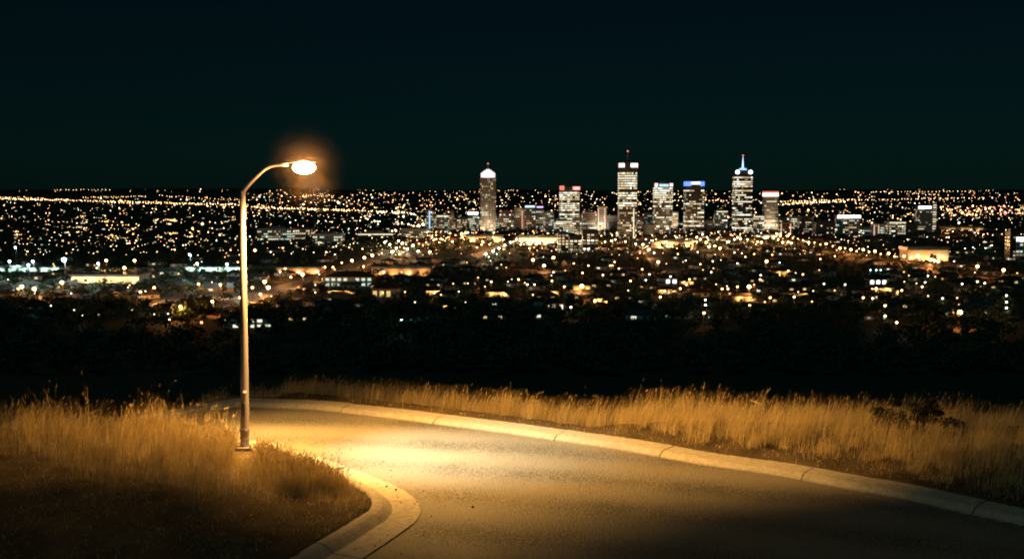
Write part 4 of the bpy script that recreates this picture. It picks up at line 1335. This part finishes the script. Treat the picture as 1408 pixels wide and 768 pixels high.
row('W', [(668, 349), (678, 345), (686, 341), (694, 337), (702, 333), (710, 329)], 'white lamps on the diagonal street', 'white lamp on the short diagonal street under the domed tower')
row('o', [(656, 340), (662, 336), (673, 336), (716, 336), (728, 341)], 'orange lamps under the domed tower', 'orange lamp beside the diagonal street under the domed tower')
for q_, lab in (((841, 331), 'brightest pink white lamp at the foot of the tallest tower'), ((884, 336), 'big orange lamp at the top of the central street'), ((892, 343), 'big orange lamp second down the central street'), ((905, 360), 'big orange lamp at the lower end of the central street'),
            ((733, 357), 'big orange lamp among trees left of the flats'), ((761, 354), 'big orange lamp below the flats'), ((748, 365), 'big orange lamp lowest of three below the flats'),
            ((800, 393), 'big golden lamp shining on a yellow wall in the middle suburb'), ((1030, 394), 'big orange lamp alone right of centre'), ((1054, 359), 'big orange lamp on the trees below the beige tower'),
            ((1320, 429), 'lowest big orange lamp alone in the dark at right'), ((1344, 366), 'big orange lamp with red rim at right'), ((1380, 371), 'big orange lamp near the dark slender block at right')):
    put_lamp('O', *q_, 'big orange lamps in the suburb', lab)
row('O', [(1068, 321), (1073, 324), (1112, 333), (1136, 335), (1155, 341), (1170, 343), (1203, 345), (1187, 343), (1243, 352), (1222, 348), (1285, 358), (1290, 359), (1280, 357)], 'orange lamps along the right avenue', 'big orange lamp on the avenue curving away right of downtown')
row('o', [(1083, 325), (1090, 327), (1097, 328), (1104, 330), (1120, 333), (1128, 336), (1145, 338), (1162, 341), (1178, 345), (1195, 346), (1211, 349), (1230, 352), (1253, 354), (1260, 352), (1270, 357), (1297, 352)], 'smaller orange lamps along the right avenue', 'smaller orange lamp on the avenue curving away right of downtown')
row('O', [(958, 326), (963, 329), (971, 333), (983, 338), (990, 341), (1047, 333), (1076, 333), (1085, 322)], 'orange lamps under the right towers', 'large orange lamp at the foot of the towers right of centre')
row('W', [(966, 322), (1010, 329), (1002, 332), (1018, 328), (1088, 334), (975, 339)], 'white lamps under the spired tower', 'white lamp at the foot of the spired tower')
row('q', [(789, 362), (809, 365), (845, 360), (839, 365), (851, 369), (801, 375), (713, 384), (759, 386), (867, 386), (883, 370), (932, 349), (963, 363), (1025, 353), (1037, 349), (776, 394), (818, 414), (1014, 394), (993, 397), (1001, 397), (1031, 419), (948, 384), (944, 391), (914, 400), (908, 408), (968, 430), (1187, 409), (1059, 409), (1217, 420), (1268, 394), (1344, 387), (1205, 396), (1240, 399), (1092, 408), (1084, 372), (1104, 377), (1062, 350), (1128, 356), (1148, 352)],
    'orange street lamps among the trees of the suburb', 'orange street lamp among the dark trees of the suburb below downtown')
row('v', [(761, 374), (725, 391), (735, 391), (829, 378), (888, 385), (943, 358), (980, 359), (1014, 362), (1010, 347), (978, 374), (1046, 378), (922, 380), (970, 412), (970, 419), (785, 422), (1133, 390), (1162, 391), (1200, 410), (1233, 443), (1217, 434), (1296, 410), (1354, 389), (1384, 406), (1384, 415), (1384, 423), (1323, 390), (1312, 359), (1383, 316), (1364, 337), (1365, 323), (1340, 320), (1276, 379), (1272, 388), (1020, 348), (893, 377)],
    'pale street lamps among the trees of the suburb', 'pale white street lamp among the dark trees of the suburb below downtown')
row('g', [(1338, 340), (1355, 341), (1072, 361), (552, 440), (1197, 371), (1205, 371), (1211, 371), (683, 349), (672, 353)], 'pale green lamps', 'pale green lamp glowing among dark trees')
put_lamp('O', 1340, 289, 'big red orange lamps beyond the city', 'largest red orange light beyond the city at upper right')
row('o', [(1348, 288), (1356, 287), (1363, 290), (1332, 290), (1290, 317), (1300, 312), (1310, 318), (1325, 313), (1335, 316), (1345, 320), (1352, 322)], 'orange lamps over the sheds at the right', 'orange lamp over the lit sheds at the right of the city')
row('D', [(x_, 326 + 3*((i_*7) % 3) + (3 if 840 < x_ < 900 else 0)) for i_, x_ in enumerate(range(594, 1096, 14))], 'added lamps at the foot of downtown', 'warm lamp added to light the fronts of the downtown blocks')  # evenly spaced lamps added to brighten the walls and paving
# smaller lights sprinkled where the photograph has them
rs_ = random.Random(21)
def density(x, y):
    v = .15
    if 340 < y < 432: v = .8
    if y > 405: v *= .55
    if y > 425: v *= .35
    if x < 330 and y > 396: v *= .35
    if x < 330 and y < 360: v = 0.9
    if x > 1150 and y > 370: v *= .5
    if 560 < x < 1090 and 318 < y < 345: v = .9
    return v
n = 0
SM = []
while n < 100:
    x_, y_ = rs_.uniform(0, 1408), rs_.uniform(336, 440)
    if rs_.random() > density(x_, y_): continue
    n += 1
    SM.append((x_, y_))
    k_ = rs_.choices('stq', [5, 3, 1.2])[0]
    nm_, lb_, gr_ = {'s': ('yard_lamp', 'small dim orange yard lamp among the roofs and trees of the suburb', 'dim orange yard lamps of the suburb'),
                't': ('yard_lamp', 'small dim pale yard lamp among the roofs and trees of the suburb', 'dim pale yard lamps of the suburb'),
                'q': ('street_lamp', 'lone orange lamp between the roofs of the suburb', 'lone orange lamps between the roofs')}[k_]
    put_lamp(k_, x_, y_, gr_, lb_, light=(k_ != 't'), name=nm_, cat='lamp')

# --- houses
def house_proto(label, group, wall, roofm, w, d, hw, hr, wins, hip):
    t = thing('house', (0, 0, -500), label, 'house', group)
    wl = MB().box(-w/2, w/2, -d/2, d/2, 0, hw)
    if not hip:
        for s_ in (-1, 1):
            wl.poly([(s_*w/2, -d/2, hw), (s_*w/2, d/2, hw), (s_*w/2, 0, hw+hr)][::s_])
    wo = wl.build('wall', wall, t)
    e = .6
    mb = MB()
    rg = w/2 - d/2*.9 if hip else w/2 + e
    b_ = [(-w/2-e, -d/2-e, hw-.05), (w/2+e, -d/2-e, hw-.05), (w/2+e, d/2+e, hw-.05), (-w/2-e, d/2+e, hw-.05)]
    r_ = [(-rg, 0, hw+hr+.1), (rg, 0, hw+hr+.1)]
    mb.poly([b_[0], b_[1], r_[1], r_[0]]); mb.poly([b_[2], b_[3], r_[0], r_[1]])
    if hip:
        mb.poly([b_[1], b_[2], r_[1]]); mb.poly([b_[3], b_[0], r_[0]])
    ro = mb.build('roof', roofm, t)
    ch_ = MB().box(w*.2, w*.2+.9, -.4, .5, hw+hr*.4, hw+hr+1.1).build('chimney', M_BRICK, ro)
    ch = [(wo, []), (ro, [ch_])]
    for (x_, ww, g_) in wins:
        ch.append((MB().box(x_-ww/2, x_+ww/2, -d/2-.06, -d/2+.05, .9, 2.3).build('window', g_, t), []))
    ch.append((MB().box(-.5, .5, -d/2-.05, -d/2+.05, 0.02, 2.1).build('door', M_BRICK, t), []))
    return t, ch
HP = [
 house_proto('pale suburban house among trees with one dim lit window', 'suburban houses with dim windows', M_WHITE, M_ROOF, 15, 9, 2.9, 2.2, [(-4.5, 2.2, G_DIM), (4, 2.2, M_GLASS)], True),
 house_proto('brick suburban house among trees with two warm lit windows', 'suburban houses with warm windows', M_BRICK, M_ROOF, 17, 10, 3.0, 2.4, [(-5, 2.4, G_YEL), (4.5, 2.0, G_WARM), (2, 1.2, M_GLASS)], True),
 house_proto('gabled suburban house with every window dark', 'suburban houses with dark windows', M_BEIGE, M_ROOFG, 13, 9, 3.0, 2.0, [(-4, 2.2, M_GLASS), (4, 2.2, M_GLASS)], False),
 house_proto('gabled pale house with one bright cream window', 'suburban houses with a bright window', M_WHITE, M_ROOFG, 18, 9, 3.1, 2.3, [(-5, 2.6, G_CREAM), (3.5, 2.4, M_GLASS)], False),
]
occupied = []
tower_px = [(x0, x1, yb) for (x0, x1, yt, yb, *_) in MID + HALLS]
rs_ = random.Random(4)
SP = [[(on(*q_, PLAIN)) for q_ in s_[0]] for s_ in STREETS]
def near_street(p, m_):
    for L_ in SP:
        for a_, b_ in zip(L_, L_[1:]):
            ab = b_ - a_
            tt = max(0, min(1, (p - a_).dot(ab) / ab.length_squared))
            if (a_ + ab*tt - p).length < m_: return True
    return False
def clear_of(p, rad):
    return all((p.x-o[0])**2 + (p.y-o[1])**2 > (rad+o[2])**2 for o in occupied)
for (x0, x1, yb) in [(x0, x1, yb) for (x0, x1, yt, yb, *_) in MID + HALLS] + [(446, 512, 394), (307, 374, 451), (747, 776, 428), (1195, 1220, 392), (511, 548, 411), (905, 932, 391)] + GLOWH + [(766, 824, 348), (885, 902, 329), (-60, 330, 371), (60, 205, 391)]:
    a_, b_ = on(x0, yb, PLAIN), on(x1, yb, PLAIN)
    nn = max(1, int((b_-a_).length / 16))
    for k in range(nn):
        q_ = a_ + (b_-a_)*(k+.5)/nn
        occupied.append((q_.x, q_.y + 8, 13))
nh = 0
used_h = set()
tries = 0
while nh < 230 and tries < 20000:
    tries += 1
    x_, y_ = rs_.uniform(-20, 1428), 336 + 104 * rs_.random() ** 0.8
    if x_ < 300 and y_ > 410 and rs_.random() < .6: continue
    p = on(x_, y_, PLAIN)
    if near_street(p, 24) or not clear_of(p, 11): continue
    occupied.append((p.x, p.y, 10))
    v = rs_.choices(range(4), [4, 2.2, 3, 1.6])[0]
    rot = rs_.choice([0, 0, .3, -.3, .5, -.5]) + rs_.uniform(-.1, .1)
    if v in used_h:
        o = copy_tree(HP[v][0], HP[v][1], (p.x, p.y, PLAIN-.1), rot, rs_.uniform(.85, 1.2))
    else:
        used_h.add(v); o = HP[v][0]; o.location = (p.x, p.y, PLAIN-.1); o.rotation_euler = (0, 0, rot)
    nh += 1

# --- trees
def tree_proto(seed, kind, label, group):
    r = random.Random(seed)
    t = thing('tree', (0, 0, -500), label, 'tree', group)
    H = 8.5
    mb = MB().tube([(0, 0, -.4), (.1, 0, 1.5), (0, .1, 3.4), (.2, 0, 5.2)], [.34, .26, .2, .1], 6)
    cs, rs = [], []
    n_l = 9
    for k in range(n_l):
        a_ = 6.28 * k / n_l * 1.7 + r.uniform(-.3, .3)
        rad = r.uniform(.6, 3.0) if kind == 'wide' else r.uniform(.3, 1.7)
        z_ = r.uniform(3.6, 7.2) if kind == 'wide' else 3.0 + 5.5 * k / n_l
        c_ = (rad*math.cos(a_), rad*math.sin(a_), z_)
        cs.append(c_); q = r.uniform(1.0, 1.7)
        rs.append((q, q, q*.72))
        mb.tube([(0, 0, min(3.2, z_*.55)), (c_[0]*.6, c_[1]*.6, z_*.8), c_], [.12, .08, .03], 4)
    tr = mb.build('trunk', bark, t)
    cr_ = leaf_cloud(cs, rs, 620, .38, r).build('crown', leafm, t)
    return t, [(tr, []), (cr_, [])]
TP = [tree_proto(1, 'wide', 'broad dark tree with an uneven crown among the houses of the plain', 'broad dark trees of the suburb'),
      tree_proto(2, 'wide', 'broad dark tree with an uneven crown among the houses of the plain', 'broad dark trees of the suburb'),
      tree_proto(3, 'tall', 'narrow upright dark tree among the houses of the plain', 'narrow dark trees of the suburb'),
      tree_proto(4, 'wide', 'broad dark tree with an uneven crown among the houses of the plain', 'broad dark trees of the suburb')]
used_t = set()
nt_ = 0
rs_ = random.Random(8)
lamp_tops = [(o.location.x, o.location.y) for o in bpy.data.objects if o.parent is None and o.get('category') in ('street lamp', 'lamp')]
tries = 0
while nt_ < 292 and tries < 30000:
    tries += 1
    x_, y_ = rs_.uniform(-20, 1428), 338 + 104 * rs_.random() ** 0.75
    p = on(x_, y_, PLAIN)
    if near_street(p, 15) or not clear_of(p, 3.2): continue
    # do not stand right before a lamp
    if any(abs(lx*p.y/ly - p.x) < 4.5 and 0 < ly - p.y < 130 for lx, ly in lamp_tops) and rs_.random() < .88: continue
    occupied.append((p.x, p.y, 3))
    v = rs_.randrange(4)
    s_ = rs_.uniform(.7, 1.25)
    sc_ = (s_*rs_.uniform(.9, 1.2), s_*rs_.uniform(.9, 1.2), s_*rs_.uniform(.8, 1.05))
    if v in used_t:
        copy_tree(TP[v][0], TP[v][1], (p.x, p.y, PLAIN), rs_.uniform(0, 6.28), sc_)
    else:
        used_t.add(v); TP[v][0].location = (p.x, p.y, PLAIN); TP[v][0].scale = sc_
    nt_ += 1

# woodland at the foot of the hill, and the tree cover of the farther suburbs, as masses
def canopy(name, label, n_trees, yr, px_r, hr, nleaf, size, avoid=True, seed=5):
    g = np.random.default_rng(seed)
    q_ = []
    while len(q_) < n_trees:
        py_ = g.uniform(*yr) ; px_ = g.uniform(*px_r)
        p = on(px_, py_, PLAIN)
        if avoid and (near_street(p, 14) or not clear_of(p, 4)): continue
        q_.append((p.x, p.y))
    q_ = np.array(q_)
    h = g.uniform(*hr, len(q_))
    idx = np.repeat(np.arange(len(q_)), nleaf)
    d_ = g.normal(size=(len(idx), 3)); d_ /= np.linalg.norm(d_, axis=1)[:, None]
    d_ *= (g.random(len(idx)) ** .4)[:, None]
    hh_ = h[idx]
    c = np.stack([q_[idx, 0] + d_[:, 0]*hh_*.5, q_[idx, 1] + d_[:, 1]*hh_*.5, PLAIN + hh_*.62 + d_[:, 2]*hh_*.38], 1)
    u = g.normal(size=(len(idx), 3)); u /= np.linalg.norm(u, axis=1)[:, None]
    w_ = np.cross(u, g.normal(size=(len(idx), 3))); w_ /= np.linalg.norm(w_, axis=1)[:, None]
    s_ = (size * g.uniform(.6, 1.4, len(idx)))[:, None]
    V = np.stack([c-u*s_, c+w_*s_*.6, c+u*s_, c-w_*s_*.6], 1).reshape(-1, 3)
    tag(link(name, np_mesh(name, V, [np.arange(len(V)).reshape(-1, 4)], [leafm])), label, 'woodland', kind='stuff')
canopy('woodland', 'dark woodland covering the foot of the hill below the nearest houses', 700, (436, 520), (-300, 1700), (8, 12), 90, .9)
canopy('woodland', 'dark scrub and small trees filling the gaps between the suburban houses', 2700, (346, 438), (-60, 1470), (4, 7), 50, .6, seed=15)
canopy('woodland', 'dark fringe of trees in front of the nearest houses', 800, (419, 442), (-100, 1500), (5, 8), 70, .7, seed=25)
canopy('woodland', 'dark tree cover between the farther roofs at the foot of downtown', 900, (331, 350), (-200, 1600), (7, 11), 50, 1.1, seed=6)
canopy('woodland', 'dark tree cover of the far suburbs beyond downtown', 1500, (280, 326), (-200, 1600), (9, 15), 26, 2.4, avoid=False, seed=7)

# --- the far suburbs: thousands of roofs and lights nobody could count
g = np.random.default_rng(33)
def far_pt(px_, py_):
    p = on(px_, py_, PLAIN) if py_ > 266 else None
    if p is None or p.y > 8600:
        # the land rises: march along the ray
        d_ = ray(px_, py_)
        tt = np.linspace(8000, 26000, 700)
        xx, yy, zz = d_.x*tt, d_.y*tt, CAMH + d_.z*tt
        lz = far_land(xx, yy)
        k = np.where(zz < lz + 6)[0]
        if not len(k): return None
        k = k[0]
        return (xx[k], yy[k], lz[k])
    return (p.x, p.y, PLAIN)
FARM = {c_: [] for c_ in 'owrgd'}
def far_light(px_, py_, c_, s_=1.0):
    q_ = far_pt(px_, py_)
    if q_ is None: return
    FARM[c_].append((*q_, s_))
def line_of(x0, y0, x1, y1, n_, c_='o', s_=1.0, jit=.5):
    for k in range(n_):
        t_ = (k + g.uniform(-.35, .35)) / max(1, n_-1)
        far_light(x0 + (x1-x0)*t_, y0 + (y1-y0)*t_ + g.normal(0, jit), 'w' if g.random() < .25 else c_, s_*g.uniform(.7, 1.35))
line_of(0, 273, 92, 276, 34, s_=1.25); line_of(92, 276.5, 335, 283, 70, s_=1.15); line_of(150, 280, 340, 283.5, 46, 'o', 1.15)
line_of(335, 286, 480, 291, 42, s_=1.3); line_of(420, 290, 560, 294, 40, s_=1.4); line_of(520, 294, 572, 297, 20, 'w', 1.5); line_of(355, 288, 470, 291, 30, s_=1.0)
line_of(115, 271, 200, 270, 26, s_=.8); line_of(220, 269, 330, 275, 26, s_=.8); line_of(0, 271, 60, 272.5, 16, s_=1)
line_of(1068, 278.5, 1180, 275, 30, s_=1.15); line_of(1070, 282.5, 1160, 278, 30, s_=1.25); line_of(1180, 275, 1350, 271.5, 38, s_=1.0); line_of(1090, 280.5, 1140, 278, 16, s_=1.1)
line_of(418, 268, 458, 269, 16, s_=.8); line_of(680, 262, 760, 260.5, 22, s_=.7); line_of(75, 261, 150, 261, 16, s_=.7, jit=.2); line_of(1200, 264, 1360, 262.5, 34, s_=.75, jit=.3)
line_of(1254, 266, 1290, 268, 12, s_=.8); line_of(970, 276, 1010, 277, 9, s_=1.1); line_of(1112, 259.3, 1190, 259, 7, s_=.75, jit=.1); line_of(925, 277, 942, 277, 5, 'w', 1.1)
line_of(560, 262, 660, 264, 14, s_=.6)
def scatter_lights(n_, xr, yr, mix, s_, yp=1.0):
    for _ in range(n_):
        py_ = yr[0] + (yr[1]-yr[0]) * g.random()**yp
        c_ = g.choice(list('owrg'), p=mix)
        far_light(g.uniform(*xr), py_, c_, s_ * .9 * g.lognormal(0, .5))
scatter_lights(430, (0, 340), (271, 345), (.66, .27, .03, .04), .80)
scatter_lights(520, (340, 660), (265, 300), (.74, .22, .02, .02), .72)
scatter_lights(330, (660, 1060), (263, 296), (.70, .24, .04, .02), .72)
scatter_lights(330, (1060, 1408), (263, 306), (.72, .22, .03, .03), .72)
scatter_lights(90, (0, 1408), (260, 264), (.8, .2, 0, 0), .6)
scatter_lights(170, (340, 660), (300, 335), (.45, .40, .07, .08), .9)
scatter_lights(120, (390, 690), (306, 326), (.35, .45, .12, .08), .95)
scatter_lights(760, (575, 1100), (298, 332), (.58, .32, .07, .03), .85)
scatter_lights(200, (1060, 1408), (304, 336), (.55, .33, .06, .06), .9)
scatter_lights(130, (1290, 1408), (284, 300), (.66, .16, .18, 0), 1.1)
scatter_lights(330, (0, 1408), (334, 358), (.62, .30, .04, .04), .8)
scatter_lights(60, (400, 1150), (332, 345), (.62, .34, .02, .02), 1.0)
def clusters(nc, xr, yr, c_, s_):
    for _ in range(nc):
        x0, y0 = g.uniform(*xr), g.uniform(*yr)
        for _ in range(g.integers(3, 8)):
            far_light(x0 + g.normal(0, 4.5), y0 + g.normal(0, .8), c_, s_*g.lognormal(0, .3))
clusters(34, (90, 330), (300, 335), 'o', .85); clusters(16, (0, 330), (285, 330), 'o', .8); clusters(14, (1100, 1300), (284, 300), 'o', .8)
clusters(12, (500, 600), (300, 325), 'w', 1.0); clusters(20, (560, 650), (318, 335), 'o', 1.0)
FC = {'o': ((1, .50, .18), 7.5, 'orange'), 'w': ((1, .80, .50), 6.5, 'pale'), 'r': ((1, .25, .16), 5, 'red'), 'g': ((.62, 1, .84), 5.0, 'green')}
OCT = np.array([(1,0,0),(0,1,0),(-1,0,0),(0,-1,0),(0,0,1),(0,0,-1)], float)
OF = np.array([(0,1,4),(1,2,4),(2,3,4),(3,0,4),(1,0,5),(2,1,5),(3,2,5),(0,3,5)])
n_far = 0
for c_, (colr, st_, nm_) in FC.items():
    A = np.array(FARM[c_])
    n_ = len(A); n_far += n_
    dist = A[:, 1]
    r_ = (dist / F) * .56 * A[:, 3]          # ball enlarged with distance to stand in for each far lamp's glare
    r_ = np.clip(r_, .35, 7)
    zc = A[:, 2] + np.maximum(6, r_ + 1.5)
    V = (OCT[None] * r_[:, None, None]) + np.stack([A[:, 0], A[:, 1], zc], 1)[:, None]
    # slender posts below
    o_ = np.arange(n_)[:, None, None] * 6
    tri = (OF[None] + o_).reshape(-1, 3)
    pv = np.stack([A[:, 0], A[:, 1]], 1)
    pw = .12 + dist / 30000
    base_v = np.zeros((n_, 4, 3))
    base_v[:, 0] = np.column_stack([pv[:, 0]-pw, pv[:, 1], A[:, 2]-.5]); base_v[:, 1] = np.column_stack([pv[:, 0]+pw, pv[:, 1], A[:, 2]-.5])
    base_v[:, 2] = np.column_stack([pv[:, 0]+pw*.6, pv[:, 1], zc]); base_v[:, 3] = np.column_stack([pv[:, 0]-pw*.6, pv[:, 1], zc])
    Vall = np.concatenate([V.reshape(-1, 3), base_v.reshape(-1, 3)])
    qd = np.arange(4*n_).reshape(-1, 4) + 6*n_
    me = np_mesh('distant_lights', Vall, [tri, qd], [glow('far_glow_' + nm_, colr, st_), M_DARK], np.concatenate([np.zeros(len(tri)), np.ones(len(qd))]))
    tag(link('distant_lights', me), f'countless {nm_} lamps of the far suburbs reaching to the horizon', 'city lights', kind='stuff')
# far roofs
mb = MB()
for _ in range(1100):
    px_, py_ = g.uniform(-40, 1450), 268 + 66*g.random()**.8
    q_ = far_pt(px_, py_)
    if q_ is None: continue
    ww, dd, hh_ = g.uniform(10, 26), g.uniform(9, 16), g.uniform(3, 7)
    M = Matrix.Translation((q_[0], q_[1], q_[2]-.5)) @ Matrix.Rotation(g.uniform(-.6, .6), 4, 'Z')
    mb.box(-ww/2, ww/2, -dd/2, dd/2, 0, hh_, 0, M)
    a_ = [M @ Vector(v_) for v_ in ((-ww/2-.6, -dd/2-.6, hh_+.02), (ww/2+.6, -dd/2-.6, hh_+.02), (ww/2+.6, dd/2+.6, hh_+.02), (-ww/2-.6, dd/2+.6, hh_+.02), (-ww/3, 0, hh_+2.6), (ww/3, 0, hh_+2.6))]
    mb.poly([a_[0], a_[1], a_[5], a_[4]], 1); mb.poly([a_[2], a_[3], a_[4], a_[5]], 1); mb.poly([a_[1], a_[2], a_[5]], 1); mb.poly([a_[3], a_[0], a_[4]], 1)
    if g.random() < .35:
        mb.box(-ww*.3, ww*.1, -dd/2-.12, -dd/2-.02, 1, 2.6, 2 if g.random() < .6 else 3, M)
tag(mb.build('distant_houses', [M_BRICK, M_ROOF, G_WARM, G_CREAM]), 'countless low roofs of the far suburbs fading toward the horizon', 'suburb', kind='stuff')
for o in list(bpy.data.objects):     # prototypes that were never placed
    if o.parent is None and o.location.z < -400:
        for c_ in list(o.children_recursive): bpy.data.objects.remove(c_)
        bpy.data.objects.remove(o)
print('lamps', sum(1 for o in bpy.data.objects if o.name.startswith(('street_lamp', 'yard_lamp', 'floodlight_mast'))), 'houses', nh, 'trees', nt_, 'far', n_far)
# ------------------------------------------------------------------ air, sky, added fill sun
w = bpy.data.worlds.new('World')
S.world = w
w.use_nodes = True
nt = w.node_tree
bg = nt.nodes['Background']
sky = nt.nodes.new('ShaderNodeTexSky')
sky.sky_type = 'NISHITA'
sky.sun_disc = False
sky.sun_elevation = R(38)
sky.sun_rotation = R(200)
sky.air_density = 1.0
sky.dust_density = 0.3
mul = nt.nodes.new('ShaderNodeVectorMath'); mul.operation = 'MULTIPLY'
mul.inputs[1].default_value = (0.09, 0.54, 0.60)
nt.links.new(sky.outputs[0], mul.inputs[0])
nt.links.new(mul.outputs[0], bg.inputs['Color'])
bg.inputs['Strength'].default_value = 0.0016
sl = bpy.data.lights.new('fill_sun', 'SUN')  # dim teal sun added to lift the blacks
sl.energy = 0.17
sl.angle = R(6)
sl.color = (0.10, 0.92, 1.0)
so = link('fill_sun', sl)
so.rotation_euler = (R(52), 0, R(-20))

S.view_settings.view_transform = 'Standard'
S.view_settings.look = 'None'
S.view_settings.exposure = 0
S.view_settings.gamma = 1
S.cycles.use_denoising = True
S.cycles.denoiser = 'OPENIMAGEDENOISE'
S.cycles.max_bounces = 4
S.cycles.diffuse_bounces = 2
S.cycles.glossy_bounces = 2
S.cycles.transmission_bounces = 2
S.cycles.transparent_max_bounces = 6
S.cycles.volume_bounces = 0
S.cycles.sample_clamp_indirect = 3
S.cycles.use_light_tree = True
S.cycles.volume_step_rate = 0.6
S.cycles.filter_width = 1.9
